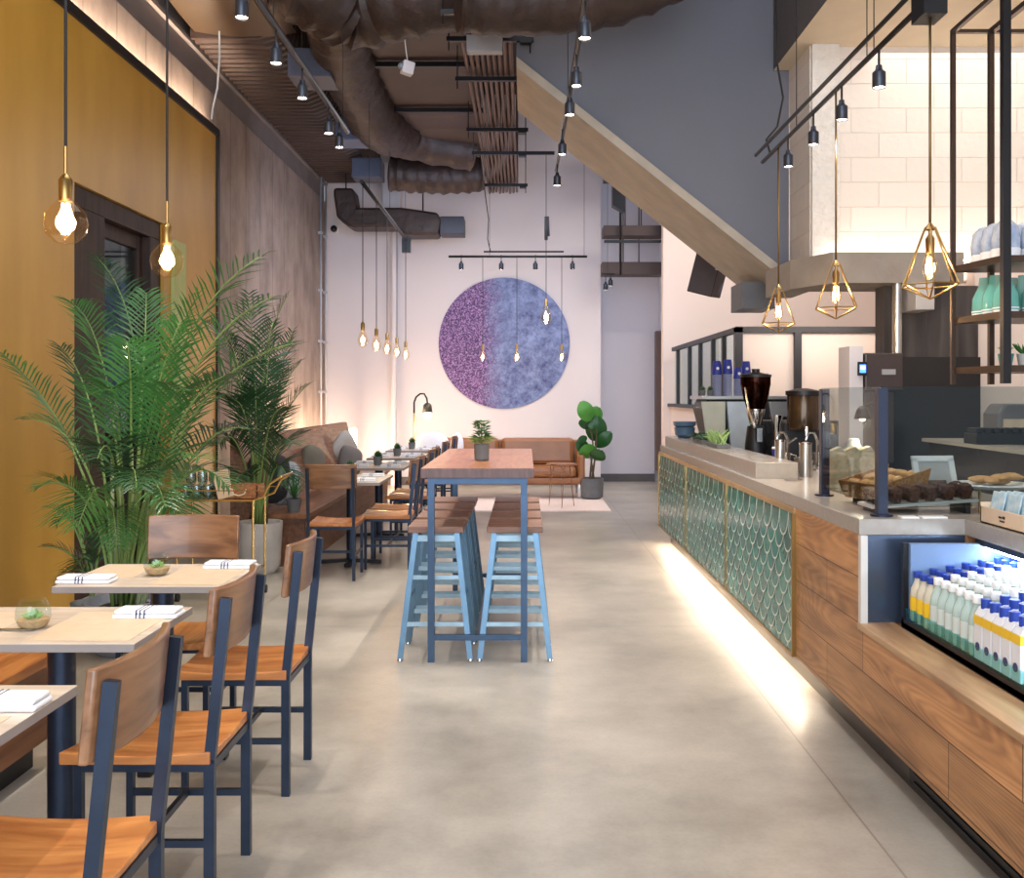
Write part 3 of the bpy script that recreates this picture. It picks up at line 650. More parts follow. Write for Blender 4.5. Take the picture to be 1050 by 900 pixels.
chairs = [
    (-.88, 2.145, 0, 'wooden chair with steel legs at the nearest pale dining table', GA),
    (-.895, 2.945, 0, 'wooden steel-legged chair at the middle of the three near dining tables', GA),
    (-.88, 3.76, 0, 'wooden steel-legged chair standing farthest out on the open floor at the third near table', GA),
    (-1.50, 4.40, PI/2, 'wooden chair whose broad backrest shows behind the third near dining table', 'dining chairs'),
    (-1.54, 7.72, -PI/2, 'wooden chair with its back to the camera at the end of the banquette', 'dining chairs'),
    (-.98, 8.4, 0, 'dark wooden chair at the near aisle corner of the first banquette table', 'chairs along the banquette tables'),
    (-.98, 8.9, 0, 'dark wooden chair, second one along the aisle side of the first banquette table', 'chairs along the banquette tables'),
    (-.98, 9.95, 0, 'dark wooden chair on the aisle side of the second banquette table', 'chairs along the banquette tables'),
    (-.98, 10.4, 0, 'dark wooden chair, second one along the aisle side of the second banquette table', 'chairs along the banquette tables'),
    (-.98, 11.6, 0, 'dark wooden chair on the aisle side of the third banquette table', 'chairs along the banquette tables'),
    (-.98, 13.1, 0, 'dark wooden chair on the aisle side of the last banquette table', 'chairs along the banquette tables'),
]
for i, (x, y, a, lab, g) in enumerate(chairs):
    if i == 0: ch0.location = (x, y, 0); ch0['label'] = lab; ch0['group'] = g
    else: dup(ch0, (x, y, 0), a, lab, g)

def make_table(w_, d_):
    t = thing('dining_table', '', 'table')
    to_ = MB().box(0, w_, 0, d_, .720, .745).build('table_top', [M_ashtop, M_edge], t, .002)
    for p in to_.data.polygons:
        if abs(p.normal.z) < .5: p.material_index = 1
    MB().tube([(w_/2, d_/2, .04), (w_/2, d_/2, .715)], .042, 16).build('pedestal', M_darksteel, t)
    f = MB()
    for sx in (-1, 1):
        f.bar((w_/2, d_/2, .035), (w_/2+sx*.26, d_/2+.0, .02), .05, .03)
    for sy in (-1, 1): f.bar((w_/2, d_/2, .035), (w_/2, d_/2+sy*.2, .02), .05, .03)
    f.build('foot', M_black, t)
    MB().box(w_/2-.1, w_/2+.1, d_/2-.1, d_/2+.1, .705, .720).build('top_plate', M_black, t)
    return t
tb0 = make_table(.66, .5); tb0['label'] = 'nearest pale square dining table with the corner cut off by the frame'; tb0.location = (-1.78, 1.94, 0)
tb0['group'] = 'near dining tables'
dup(tb0, (-1.80, 2.84, 0), 0, 'pale dining table in the middle of the three near ones, with a glass terrarium', 'near dining tables')
dup(tb0, (-1.795, 3.69, 0), 0, 'pale dining table in front of the tall palm', 'near dining tables')
tb1 = make_table(.62, .84); tb1.location = (-1.83, 8.08, 0); tb1['label'] = 'banquette dining table nearest to the chair with its back to the camera'; tb1['group'] = 'dining tables along the banquette'
btabs = (8.08, 9.68, 11.2, 12.7)
dup(tb1, (-1.83, 9.68, 0), 0, 'second dining table along the wooden banquette', 'dining tables along the banquette')
dup(tb1, (-1.83, 11.2, 0), 0, 'third dining table along the wooden banquette', 'dining tables along the banquette')
dup(tb1, (-1.83, 12.7, 0), 0, 'farthest dining table along the banquette, before the back wall', 'dining tables along the banquette')

# napkins
def make_napkin():
    t = thing('folded_napkin', '', 'napkin')
    def nap(z0, z1, sx, sy, k_):
        return k_.box(-sx, sx, -sy, sy, z0, z1)
    k_ = MB(); nap(0, .014, .105, .045, k_); nap(.0145, .027, .1, .042, k_)
    k_.build('cloth', M_linen, t, .006)
    s_ = MB()
    for dx in (-.028, -.016, -.002): s_.box(dx, dx+.004, -.0455, .0455, .002, .0142); s_.box(dx, dx+.004, -.0425, .0425, .0142, .0275)
    s_.build('stripe', M_bluestripe, t)
    return t
np0 = make_napkin()
naps = [(-1.225, 2.27, .05, 'striped white napkin on the nearest dining table', 'a'), (-1.235, 3.2, 0, 'striped white napkin on the middle near table beside the chair', 'a'), (-1.70, 3.78, .0, 'striped white napkin on the third near table, at its ochre-wall end', 'a'), (-1.24, 4.10, 0, 'striped white napkin on the third near table, below the tall wooden backrest', 'a')]
for i, (yt) in enumerate(btabs):
    nm = ('first', 'second', 'third', 'farthest')[i]
    naps += [(-1.36, yt+.15, 0, 'napkin at the near aisle corner of the %s banquette table' % nm, 'b'), (-1.36, yt+.62, 0, 'napkin at the far aisle corner of the %s banquette table' % nm, 'b'), (-1.69, yt+.2, 0, 'napkin at the near bench corner of the %s banquette table' % nm, 'b'), (-1.69, yt+.66, 0, 'napkin at the far bench corner of the %s banquette table' % nm, 'b')]
for i, (x, y, a, lab, g) in enumerate(naps):
    gg = 'napkins on the near tables' if g == 'a' else 'napkins on the banquette tables'
    if i == 0: np0.location = (x, y, .7455); np0['label'] = lab; np0['group'] = gg
    else: dup(np0, (x, y, .7455), a, lab, gg)
# kraft menus laid flat
for i, (x0, x1, y0, y1, lab) in enumerate(((-1.5, -1.16, 1.97, 2.2, 'kraft paper menu lying on the nearest dining table'), (-1.48, -1.17, 2.88, 3.26, 'kraft paper menu on the middle near table by the terrarium'), (-1.44, -1.16, 3.72, 4.12, 'kraft paper menu on the third near table beside the napkin'), (-1.78, -1.56, 3.86, 4.15, 'kraft paper menu on the third near table behind the terrarium'), (-1.78, -1.62, 2.92, 3.28, 'kraft paper menu on the middle near table towards the ochre wall'))):
    tag(MB().box(x0, x1, y0, y1, .7452, .7464).build('paper_menu', M_kraft), lab, 'menu', 'kraft menus on the near tables')
cu = thing('table_knife', 'dark table knife lying on the middle near table', 'knife', (-1.62, 3.0, .7472))
MB().bar((-.1, 0, .003), (.0, 0.0, .003), .012, .005).build('handle', M_darksteel, cu); MB().bar((0, 0, .002), (.11, .0, .002), .016, .002).build('blade', M_chrome, cu)
# terrariums
def terrarium(x, y, lab, s=1.0):
    t = thing('glass_terrarium', lab, 'terrarium', (x, y, .7455), 0, 'succulent terrariums on the near tables')
    pr = [(.028*s, 0), (.043*s, .012*s), (.052*s, .035*s), (.05*s, .06*s), (.042*s, .08*s), (.036*s, .09*s)]
    MB().lathe(pr, (0, 0, 0), 20, close=False).build('glass_bowl', M_glass, t)
    MB().lathe([(.027*s, .003), (.042*s, .013*s), (.048*s, .03*s), (.001, .034*s)], (0, 0, 0), 18).build('sand_layer', M_sand, t)
    lf = MB()
    for k in range(16):
        a = k*2.4; r = (.006+.0015*k)*s; e = .03*s
        p = Vector((r*.4*math.cos(a), r*.4*math.sin(a), .032*s)); q = p+Vector((math.cos(a)*r, math.sin(a)*r, e*(1-k/24)))
        lf.tube([p, (p+q)/2+Vector((0, 0, .002)), q], [.003*s, .006*s, .001], 6)
    lf.build('succulent', M_leafpale, t)
terrarium(-1.53, 3.03, 'glass globe terrarium with a succulent on the middle near table')
terrarium(-1.485, 3.93, 'glass globe terrarium with a succulent on the third near table before the broad backrest')
def pottle(x, y, z, lab, s, g):
    t = thing('potted_succulent', lab, 'potted plant', (x, y, z), 0, g)
    MB().lathe([(.04*s, 0), (.05*s, .09*s), (.044*s, .09*s), (.04*s, .075*s)], (0, 0, 0), 16).build('pot', M_slate, t)
    lf = MB()
    for k in range(22):
        a = k*2.4; r = (.01+.002*k)*s
        lf.tube([(0, 0, .07*s), (r*math.cos(a)*.6, r*math.sin(a)*.6, .1*s), (r*math.cos(a), r*math.sin(a), (.16-.002*k)*s)], [.004*s, .009*s, .002*s], 5)
    lf.build('leaves', M_leafdeep, t)
for i, yt in enumerate(btabs): pottle(-1.53, yt+.42, .745, 'small potted succulent in the middle of the %s banquette table' % ('first', 'second', 'third', 'farthest')[i], 1, 'succulents on the banquette tables')

# ---- high table, stools
ht = thing('high_table', 'tall wooden communal table with blue grey steel frame in the middle of the floor', 'table', (-.265, 5.33, 0))
to = MB().box(-.31, .31, 0, 1.98, 1.015, 1.07).build('table_top', [wood('communal_top', (148, 94, 58), (180, 120, 76), 'Y', .34, 0, 5, .2), mat('sawn_end_grain', (112, 92, 92), .6, 0, .2, 30, stretch=(2, 1, .3))], ht, .004)
for p in to.data.polygons:
    if p.normal.y < -.9: p.material_index = 1
for sx in (-1, 1):
    for yy in (.05, 1.9): MB().box(sx*.256-.018, sx*.256+.018, yy-.018, yy+.018, 0, 1.015).build('leg', M_tablesteel, ht)
MB().box(-.256, .256, .034, .066, .98, 1.015).box(-.256, .256, 1.885, 1.915, .98, 1.015).box(-.274, -.238, .05, 1.9, .98, 1.015).box(.238, .274, .05, 1.9, .98, 1.015).build('top_rail', M_tablesteel, ht)
MB().box(-.256, .256, .036, .064, .12, .15).box(-.256, .256, 1.886, 1.914, .12, .15).box(-.014, .014, .05, 1.9, .12, .15).build('foot_rail', M_tablesteel, ht)
def make_stool():
    t = thing('bar_stool', '', 'stool')
    MB().box(-.155, .155, -.165, .165, .705, .74).build('seat', wood('stool_wood', (108, 74, 60), (150, 112, 92), 'X', .45), t, .005)
    def leg(sx, sy, z): f = 1-z/.70; return Vector((sx*(.115+.08*f), sy*(.12+.065*f), z))
    for sx in (-1, 1):
        for sy in (-1, 1):
            l_ = MB().bar(leg(sx, sy, .01), leg(sx, sy, .70), .03, .022, (0, 1, 0)).build('leg', M_stoolsteel, t)
            MB().lathe([(.012, 0), (.016, .004), (.012, .016)], leg(sx, sy, 0), 10).build('foot', M_chrome, l_)
    for z, h_ in ((.67, .035), (.455, .024), (.2, .024)):
        for sy in (-1, 1): MB().bar(leg(-1, sy, z), leg(1, sy, z), .008, h_).build('rung', M_rung, t)
    for z, h_ in ((.67, .035), (.33, .022)):
        for sx in (-1, 1): MB().bar(leg(sx, -1, z), leg(sx, 1, z), .008, h_).build('side_rung', M_stoolsteel, t)
    return t
stl = make_stool(); n = 0
for sx, side in ((-.5, 'bench side'), (-.06, 'counter side')):
    for i, yy in enumerate((5.575, 6.0, 6.43, 6.86)):
        lab = 'bar stool on the %s of the high table, %s from the camera' % (side, ('first', 'second', 'third', 'fourth')[i])
        g = 'bar stools at the high table'
        if n == 0: stl.location = (sx, yy, 0); stl['label'] = lab; stl['group'] = g
        else: dup(stl, (sx, yy, 0), 0, lab, g)
        n += 1
hp = thing('potted_plant', 'small grey pot with an upright green plant on the high table', 'potted plant', (-.27, 5.98, 1.07))
MB().lathe([(.036, 0), (.044, .005), (.047, .1), (.04, .1), (.038, .085), (.001, .085)], (0, 0, 0), 20).build('pot', M_slate, hp)
for nm, nn, hh, rr, mm in (('upper_leaves', 110, .15, .045, M_leafbright), ('trailing_leaves', 80, .055, .06, M_leafpale)):
    lf = MB()
    for k in range(nn):
        a = random.uniform(0, 2*PI); hz = random.uniform(.3, 1)*hh+.085; r = rr*random.uniform(.6, 1.2)
        p = Vector((r*.5*math.cos(a), r*.5*math.sin(a), hz)); q = p+Vector((math.cos(a)*r, math.sin(a)*r, .012)); sd_ = Vector((-math.sin(a), math.cos(a), 0))*.011
        m_ = (p+q)/2+Vector((0, 0, .006)); v = [lf.bm.verts.new(x) for x in (p, m_+sd_, q, m_-sd_)]; lf._f(v)
    lf.tube([(0, 0, .08), (0, 0, hh+.08)], .004, 5)
    lf.build(nm, mm, hp, recalc=False)

# ---- sofa, rug, side table
rug = MB().box(-1.3, 1.08, 12.3, 14.0, 0, .012).build('rug', mat('pale_pink_rug', (232, 212, 202), .95, 0, .05, 30, bump=.4)); tag(rug, 'pale flat rug under the leather sofa', 'rug')
sf = thing('sofa', 'tan leather three-seat sofa on slim metal legs before the back wall', 'sofa', (-.375, 13.7, .012))
MB().box(-1.18, 1.18, 0, .85, .2, .3).build('base', M_leather, sf, .03)
for i in range(2):
    x0 = -1.1+i*1.1
    MB().box(x0+.01, x0+1.09, -.02, .68, .3, .44).build('seat_cushion', M_leather, sf, .05)
    c = MB().rbox((x0+.55, .70, .63), (1.07, .16, .40), Rx(-.12)).build('back_cushion', M_leather, sf, .06)
MB().box(-1.18, 1.18, .76, .85, .3, .80).build('back_frame', M_leather, sf, .02)
for sx in (-1, 1):
    MB().box(sx*1.16-.05, sx*1.16+.05, 0, .85, .2, .62).build('arm', M_leather, sf, .03)
    for yy in (.06, .78): MB().bar((sx*1.13, yy, 0), (sx*1.13, yy, .2), .03, .03).build('leg', M_chrome, sf)
for i, (x, y, z, lab, a) in enumerate(((-1.33, 13.95, .76, 'white square cushion leaning at the sofa arm', .1), (-.98, 13.9, .74, 'narrow white cushion on the sofa beside the square one', -.2))):
    c = MB().ball((0, 0, 0), 1, .24 if i == 0 else .1, .08, .2, 16, 10).build('cushion', M_linen); c.location = (x, y, z); c.rotation_euler = (-.2, 0, a); tag(c, lab, 'cushion', 'white cushions on the sofa')
sd_t = thing('side_table', 'small round side table on thin hairpin legs in front of the sofa', 'side table', (.47, 12.75, .012))
MB().lathe([(.2, .545), (.2, .565)], (0, 0, 0), 24).build('table_top', M_walnut, sd_t)
for k in range(3):
    a = k*2*PI/3+.5; MB().tube([(.12*math.cos(a), .12*math.sin(a), .55), (.19*math.cos(a), .19*math.sin(a), .0), (.15*math.cos(a+.25), .15*math.sin(a+.25), .55)], .007, 6).build('leg', M_walnut, sd_t)
# floor lamp
fl = thing('floor_lamp', 'thin brass floor lamp with a bent black arm lit beside the back wall', 'floor lamp', (-1.67, 14.6, 0))
MB().lathe([(.14, 0), (.14, .02), (.015, .03)], (0, 0, 0), 20).build('base', M_black, fl)
MB().tube([(0, 0, .02), (0, 0, 1.2)], .014, 8).build('pole', mat('lit_brass', (220, 190, 130), .3, .8), fl)
MB().tube([(0, 0, 1.2), (0, 0, 1.36), (.03, 0, 1.44), (.09, 0, 1.49), (.15, 0, 1.49), (.19, 0, 1.42), (.2, 0, 1.34)], .014, 8).build('arm', M_black, fl)
MB().lathe([(.03, .0), (.06, -.03), (.075, -.14)], (.2, 0, 1.35), 18, close=False).build('lamp_shade', mat('smoke_shade', (80, 76, 66), .4, .2), fl, solid=.004)
MB().ball((.2, 0, 1.17), .058).build('bulb', emit('lamp_bulb', (255, 214, 150), 40), fl)
pointl(fl, (.2, 0, 1.12), 12, (1, .84, .64), .06)

# ---- mural
mu = MB(); mu.lathe([(1.075, 0), (1.075, .015)], (0, 0, 0), 96, Rx(PI/2))
mu = mu.build('moon_mural', M_mural); mu.location = (-.352, 15.995, 2.32); tag(mu, 'large round purple and blue speckled moon artwork on the white back wall', 'wall art')

# ================================================================== LAMPS
def track(name, pts, lab, r=.012, rods=(), top=CEIL):
    t = thing(name, lab, 'light track', tuple(pts[0]))
    o0 = Vector(pts[0]); MB().tube([Vector(p)-o0 for p in pts], r, 8).build('rail', M_black, t)
    for q in rods: MB().tube([Vector(q)-o0, Vector((q[0], q[1], top))-o0], .003, 5).build('suspension_wire', M_cord, t)
    return t
TZ = 3.68
track('light_track', [(-1.5, .6, TZ), (-1.5, 8.2, TZ)], 'black ceiling track carrying lamps over the near dining tables', .022, [(-1.5, 2, TZ), (-1.5, 5.8, TZ), (-1.5, 8, TZ)])
track('light_track', [(-1.7, 10.1, TZ), (-1.7, 13.9, TZ)], 'ceiling track above the five bulbs near the banquette', .022, [(-1.7, 10.6, TZ), (-1.7, 12.2, TZ), (-1.7, 13.8, TZ)])
tag(MB().box(-1.76, -1.64, 13.85, 13.95, 3.5, 3.72).build('track_box', M_black), 'small black box at the far end of the banquette light track', 'box')
mtr = track('light_track', [(.35, .8, TZ), (.335, 4.6, TZ), (.33, 6.3, TZ), (.314, 8.1, TZ), (.30, 9.6, TZ)], 'dark track of small spotlights hanging in front of the stair slab', .018, [(.33, 5.5, TZ), (.32, 7.4, TZ)])
MB().tube([(.0, 1.0, 0), (0, 1.0, .1)], .01).build('rail_clip', M_black, mtr)
track('light_track', [P(460, 263, 14.6), P(602, 263, 14.6)], 'thin horizontal black track in front of the round moon artwork', .018, [P(502, 263, 14.6), P(599, 263, 14.6)])
tag(MB().tube([P(496, 258, 14.6), P(578, 258, 14.6)], .014, 6).tube([P(503, 258, 14.6), P(500, 245, 14.6), P(501, 225, 14.6), P(497, 195, 14.6)], .008, 6).tube([P(497, 195, 14.6), P(497, 195, 14.6)+Vector((0, 0, 1.9))], .008, 6).build('conduit_pipe', M_black), 'bent black feed cable dropping to the track before the artwork', 'cable')
RT = [(1.75, 3.3, 3.19), (1.75, 7.2, 3.19)]
track('light_track', RT, 'black double rail track slanting above the bar counter', .014, [(1.75, 6.3, 3.19), (1.75, 5.0, 3.19), (1.75, 4.9, 3.19)])
tag(MB().tube([(1.70, 3.3, 3.24), (1.70, 7.2, 3.24)], .012, 8).build('cable_rail', M_black), 'second thin black rail lying beside the counter light track', 'rail')
tag(MB().box(1.70, 1.80, 4.16, 4.3, 3.1, 3.22).build('track_box', M_black), 'small black box on the counter light track above the nearest cage pendant', 'box')
tag(MB().tube([P(795, -20, 7.6), P(796, 60, 7.6), P(803, 100, 7.5), P(797, 130, 7.4), P(786, 143, 7.3), P(790, 158, 7.2)], .008, 6).build('power_cord', M_cord), 'loose black cord drooping to the far end of the counter track', 'cord')

def make_spot():
    t = thing('spot_lamp', '', 'spotlight')
    MB().lathe([(.034, 0), (.036, .003), (.036, .085), (.02, .1), (.016, .125)], (0, 0, 0), 14, close=False).build('lamp_housing', mat('dark_lamp_metal', (60, 64, 74), .35, .6), t)
    MB().lathe([(.032, .008), (.001, .012)], (0, 0, 0), 14).build('lens', M_spot, t)
    MB().tube([(0, 0, .12), (0, 0, .22)], .007, 6).build('stem', M_cord, t)
    return t
sp0 = make_spot(); ns = 0
def spot(x, y, z, lab, g, pw=14, size=1.5, sc_=1.0, col=(1, .92, .82)):
    global ns
    if ns == 0: r = sp0; r.location = (x, y, z); r['label'] = lab; r['group'] = g
    else: r = dup(sp0, (x, y, z), 0, lab, g)
    r.scale = (sc_,)*3; ns += 1
    spotl(None, (x, y, z-.015), (0, 0, 0), pw, col, size)
for i, yy in enumerate((1.9, 3.4, 5.15, 5.86, 6.55, 7.43, 7.85)):
    nm = ('out of frame first', 'out of frame second', 'largest', 'second', 'third', 'fourth', 'farthest')[i]
    spot(-1.5, yy, TZ-.22, '%s small dark spotlight on the track above the near tables' % nm, 'spotlights on the near track', 70, 1.25)
for i, (x, yy) in enumerate(((.34, 1.6), (.34, 3.2), (.33, 5.45), (.327, 6.29), (.314, 6.94), (.303, 8.08), (.30, 9.27))):
    spot(x, yy, TZ-.22, '%s small spotlight on the track before the stair slab' % ('unseen first', 'unseen second', 'nearest visible', 'second visible', 'third visible', 'fourth visible', 'fifth visible')[i], 'spotlights on the middle track', 80, 1.25)
for i, px in enumerate((473, 514, 549, 587)):
    p = P(px, 279, 14.6); spot(p.x, p.y, 3.35, '%s spotlight along the horizontal track before the moon artwork' % ('first', 'second', 'third', 'fourth')[i], 'spotlights before the moon artwork', 20)
for i, (x, yy) in enumerate(((1.75, 6.5), (1.75, 5.93), (1.75, 5.4), (1.75, 4.83))):
    spot(x, yy, 3.19-.2, '%s small spotlight on the counter track, counted from its far end' % ('first', 'second', 'third', 'fourth')[i], 'spotlights over the counter', 16, 1.9, .9)
rt2 = track('light_track', [P(617, 281, 15.2), P(630, 281, 15.2)], 'short track with two lamps inside the opening beside the back wall', .012, [P(623, 281, 15.2)])
for px, yy, nm in ((621, 15.2, 'lower'), (626, 15.4, 'upper')):
    p = P(px, 297 if nm == 'lower' else 293, yy); spot(p.x, p.y, p.z, '%s of the two small spotlights in the opening beside the back wall' % nm, 'spotlights in the opening', 8)

def make_bulb(name, lab, x, y, z, top, rad, pw, g, long=False, brass=True):
    t = thing(name, lab, 'pendant lamp', (x, y, z), 0, g)
    if not long: pr = [(.001, -rad), (rad*.5, -rad*.87), (rad*.87, -rad*.5), (rad, 0), (rad*.87, rad*.5), (rad*.55, rad*.85), (.02, rad*1.15)]
    else: pr = [(.001, -rad*1.3), (rad*.6, -rad*1.1), (rad*.95, -rad*.4), (rad, .1*rad), (rad*.7, rad), (.4*rad, rad*1.8), (.02, rad*2.1)]
    zt = pr[-1][1]
    MB().lathe(pr, (0, 0, 0), 20, close=False).build('glass_globe', M_bulb, t)
    f = MB()
    for k in range(6):
        a = k*PI/3; q = rad*.3; f.tube([(q*.4*math.cos(a), q*.4*math.sin(a), rad*.55), (q*math.cos(a), q*math.sin(a), 0), (q*.5*math.cos(a), q*.5*math.sin(a), -rad*.5)], .0028 if not long else .004, 5)
    f.build('filament', M_fil, t)
    MB().lathe([(.021, zt-.01), (.022, zt+.06), (.012, zt+.075), (.006, zt+.08)] + ([(.006, zt+.17)] if rad > .055 and not long else []), (0, 0, 0), 14).build('lamp_socket', M_brass if brass else M_black, t)
    MB().tube([(0, 0, zt+.07), (0, 0, (top-z)*.5), (0, 0, top-z)], .005, 6).build('cord', M_cord, t)
    pointl(t, (0, 0, 0), pw, (1, .80, .58), rad*.5)
g = 'globe bulbs over the near tables'
make_bulb('pendant_bulb', 'large clear globe bulb hanging over the near table, the bigger of the two', -1.5, 3.18, 2.03, TZ, .07, 8, g)
make_bulb('pendant_bulb', 'clear globe bulb hanging before the dark door, the smaller of the two', -1.5, 4.08, 2.03, TZ, .07, 8, g)
for i, px in enumerate((372, 386, 397, 407, 416)):
    yy = 1.7/((539-px)/1000)
    make_bulb('pendant_bulb', '%s of five small bulbs hanging above the banquette tables' % ('nearest', 'second', 'third', 'fourth', 'farthest')[i], -1.7, yy, 2.04, TZ, .055, 4, 'five bulbs over the banquette tables', True)
for px, nm in ((495, 'first'), (530, 'middle'), (576, 'last')):
    p = P(px, 366, 14.6); make_bulb('pendant_bulb', '%s of three small bulbs hanging in a row before the moon artwork' % nm, p.x, p.y, p.z, 3.54, .055, 4, 'bulbs before the moon artwork', True)
p = P(560, 325, 12.5); make_bulb('pendant_bulb', 'single larger bulb on a long cord hanging before the moon artwork', p.x, p.y, p.z, 4.57, .075, 8, None, True)
tag(MB().tube([P(560, 222, 12.5), P(560, 246, 12.5)], .022, 8).tube([P(560, 222, 12.5)+Vector((.02, 0, 0)), P(560, 238, 12.5)+Vector((.03, 0, -.05))], .018, 8).build('cord_clip', M_cord), 'dark knotted clip on the cord above the single larger bulb', 'cord')

def cage(x, y, zb, lab):
    t = thing('cage_pendant', lab, 'pendant lamp', (x, y, zb), 0, 'geometric brass cage pendants over the counter')
    n = 6; R = .125; zr = .06; zt = .31; c = MB()
    ring = [Vector((R*math.cos(2*PI*k/n+.25), R*math.sin(2*PI*k/n+.25), zr+.0)) for k in range(n)]
    for k in range(n):
        c.tube([ring[k], ring[(k+1) % n]], .004, 6).tube([ring[k], Vector((0, 0, 0))], .004, 6)
        tp_ = Vector((.022*math.cos(2*PI*k/n+.25), .022*math.sin(2*PI*k/n+.25), zt)); c.tube([ring[k], tp_], .004, 6)
    c.lathe([(.026, zt-.01), (.02, zt), (.006, zt+.02)], (0, 0, 0), 12)
    c.build('wire_cage', M_brass, t)
    MB().lathe([(.018, .2), (.02, .26), (.008, .28)], (0, 0, 0), 12).tube([(0, 0, .27), (0, 0, .31)], .006).build('lamp_socket', M_brass, t)
    MB().lathe([(.001, .085), (.02, .09), (.03, .12), (.03, .15), (.02, .19), (.016, .205)], (0, 0, 0), 16, close=False).build('glass_bulb', M_bulb, t)
    MB().tube([(-.008, 0, .18), (-.012, 0, .11), (0, 0, .13), (.012, 0, .11), (.008, 0, .18)], .005, 6).build('filament', M_fil, t)
    MB().tube([(0, 0, zt), (0, 0, 3.18-zb)], .006, 8).build('rod', mat('bronze_rod', (120, 96, 60), .35, .8), t)
    pointl(t, (0, 0, .14), 7, (1, .76, .48), .03)
cage(1.75, 6.75, 1.905, 'diamond wire cage pendant over the far end of the counter track')
cage(1.75, 5.5, 1.90, 'diamond wire cage pendant in the middle of the three over the counter')
cage(1.75, 4.22, 1.885, 'nearest diamond wire cage pendant, in front of the hanging shelves')

# ================================================================== PLANTS
def bez(a, c, b_, t): return a*(1-t)**2+c*2*t*(1-t)+b_*t*t
def frond(parent, B, C, T, mat_, ln=.3, t0=.35, npair=24, w_=.0105, droop=.35, mstem=None):
    B, C, T = Vector(B), Vector(C), Vector(T); f = MB()
    f.mi = 1; f.tube([bez(B, C, T, i/12) for i in range(13)], [.011-.0085*i/12 for i in range(13)], 5); f.mi = 0
    for i in range(npair):
        t = t0+(1-t0)*(i+.5)/npair; p = bez(B, C, T, t); tg = (bez(B, C, T, min(1, t+.02))-bez(B, C, T, t-.02)).normalized()
        sd_ = tg.cross(Vector((0, 0, 1)))
        if sd_.length < .2: sd_ = tg.cross(Vector((0, 1, 0)))
        sd_.normalize(); up = sd_.cross(tg).normalized()
        env = math.sin(PI*min(1, .18+.82*(t-t0)/(1-t0)))**.6
        env = max(env, .35)
        for sg in (-1, 1):
            L_ = ln*env*random.uniform(.85, 1.1)
            dr = (tg*.75+sd_*sg*.8+up*.25+Vector((random.uniform(-.08, .08), random.uniform(-.08, .08), random.uniform(-.08, .08)))).normalized()
            wv = dr.cross(up).normalized()*w_*random.uniform(.8, 1.1)
            q1 = p+dr*L_*.5+Vector((0, 0, -droop*L_*.12)); q2 = p+dr*L_+Vector((0, 0, -droop*L_*.6)); fold = up*.003
            v = [f.bm.verts.new(x) for x in (p-wv*.3, p+wv*.3, q1+wv*.6+fold, q1-wv*.6+fold, q2)]
            f._f([v[0], v[1], v[2], v[3]], True); f._f([v[3], v[2], v[4]], True)
    return f.build('frond', [mat_, mstem or M_stem], parent, recalc=False)
pl = thing('potted_palm', 'tall bright green areca palm behind the third near dining table', 'potted palm')
BY = 5.6
bc_ = P(128, 610, BY)
MB().lathe([(.15, 0), (.2, .05), (.23, .3), (.21, .3), (.19, .26), (.001, .26)], (bc_.x, bc_.y, 0), 28).build('pot', mat('grey_blue_pot', (120, 124, 132), .6), pl)
MB().lathe([(.195, .255), (.001, .275)], (bc_.x, bc_.y, 0), 20).build('soil', M_soil, pl)
def PB(dx): return Vector((bc_.x+dx, bc_.y+random.uniform(-.08, .08), .27))
fr_list = [ # stem offset, ctrl px, tip px, dY ctrl, dY tip, len
    (-.05, (95, 440), (2, 362), 0, .1, .27), (0, (170, 330), (98, 262), .3, .55, .32), (.03, (150, 330), (268, 262), -.1, -.3, .36),
    (.05, (165, 350), (278, 305), -.2, -.5, .34), (.06, (170, 380), (300, 352), -.2, -.5, .34), (-.02, (120, 330), (72, 310), .2, .3, .32),
    (-.04, (110, 400), (62, 355), 0, .1, .3), (-.06, (100, 420), (22, 430), -.1, -.2, .27), (-.05, (95, 470), (38, 500), -.2, -.4, .26),
    (.0, (150, 400), (185, 330), -.3, -.5, .34), (.02, (150, 360), (150, 300), .1, .3, .3), (.04, (190, 420), (255, 440), -.2, -.3, .3),
    (.05, (180, 430), (235, 500), -.2, -.35, .28), (.0, (140, 420), (170, 520), -.5, -.9, .3), (-.03, (115, 430), (80, 540), -.4, -.7, .3),
    (.02, (150, 430), (205, 470), -.4, -.7, .3), (-.02, (120, 410), (100, 470), -.5, -.9, .32), (.03, (165, 410), (230, 385), -.3, -.5, .32),
    (0, (140, 390), (130, 350), -.4, -.6, .3), (-.03, (110, 460), (120, 560), -.3, -.6, .24), (.01, (150, 380), (205, 300), .2, .4, .32),
    (.0, (135, 430), (140, 500), -.6, -1.0, .3), (.04, (165, 440), (190, 540), -.3, -.5, .25), (-.01, (125, 380), (112, 400), -.3, -.5, .33), (.03, (160, 380), (195, 400), -.3, -.6, .33)]
for i, (dx, c, t, dc, dt, ln) in enumerate(fr_list):
    frond(pl, PB(dx), P(c[0], c[1], BY+dc), P(t[0], t[1], BY+dt), M_leafbright if i % 5 != 1 else M_leafdark, ln, .42 if c[1] < 430 else .5, 26)
for dx, tp_ in ((-.06, (115, 470)), (0, (135, 460)), (.05, (158, 470)), (.09, (165, 520)), (-.02, (122, 500)), (.07, (150, 480))):
    MB().tube([PB(dx), P(tp_[0], (tp_[1]+600)/2, BY), P(*tp_, BY)], [.02, .014, .009], 6).build('stem', mat('pale_cane', (150, 160, 120), .5, 0, .25), pl)
p3 = thing('potted_palm', 'low young palm growing beside the tall palm against the ochre wall', 'potted palm')
b3 = P(95, 612, 6.0)
MB().lathe([(.1, 0), (.13, .2), (.12, .2), (.1, .17)], (b3.x, b3.y, 0), 20).build('pot', M_slate, p3)
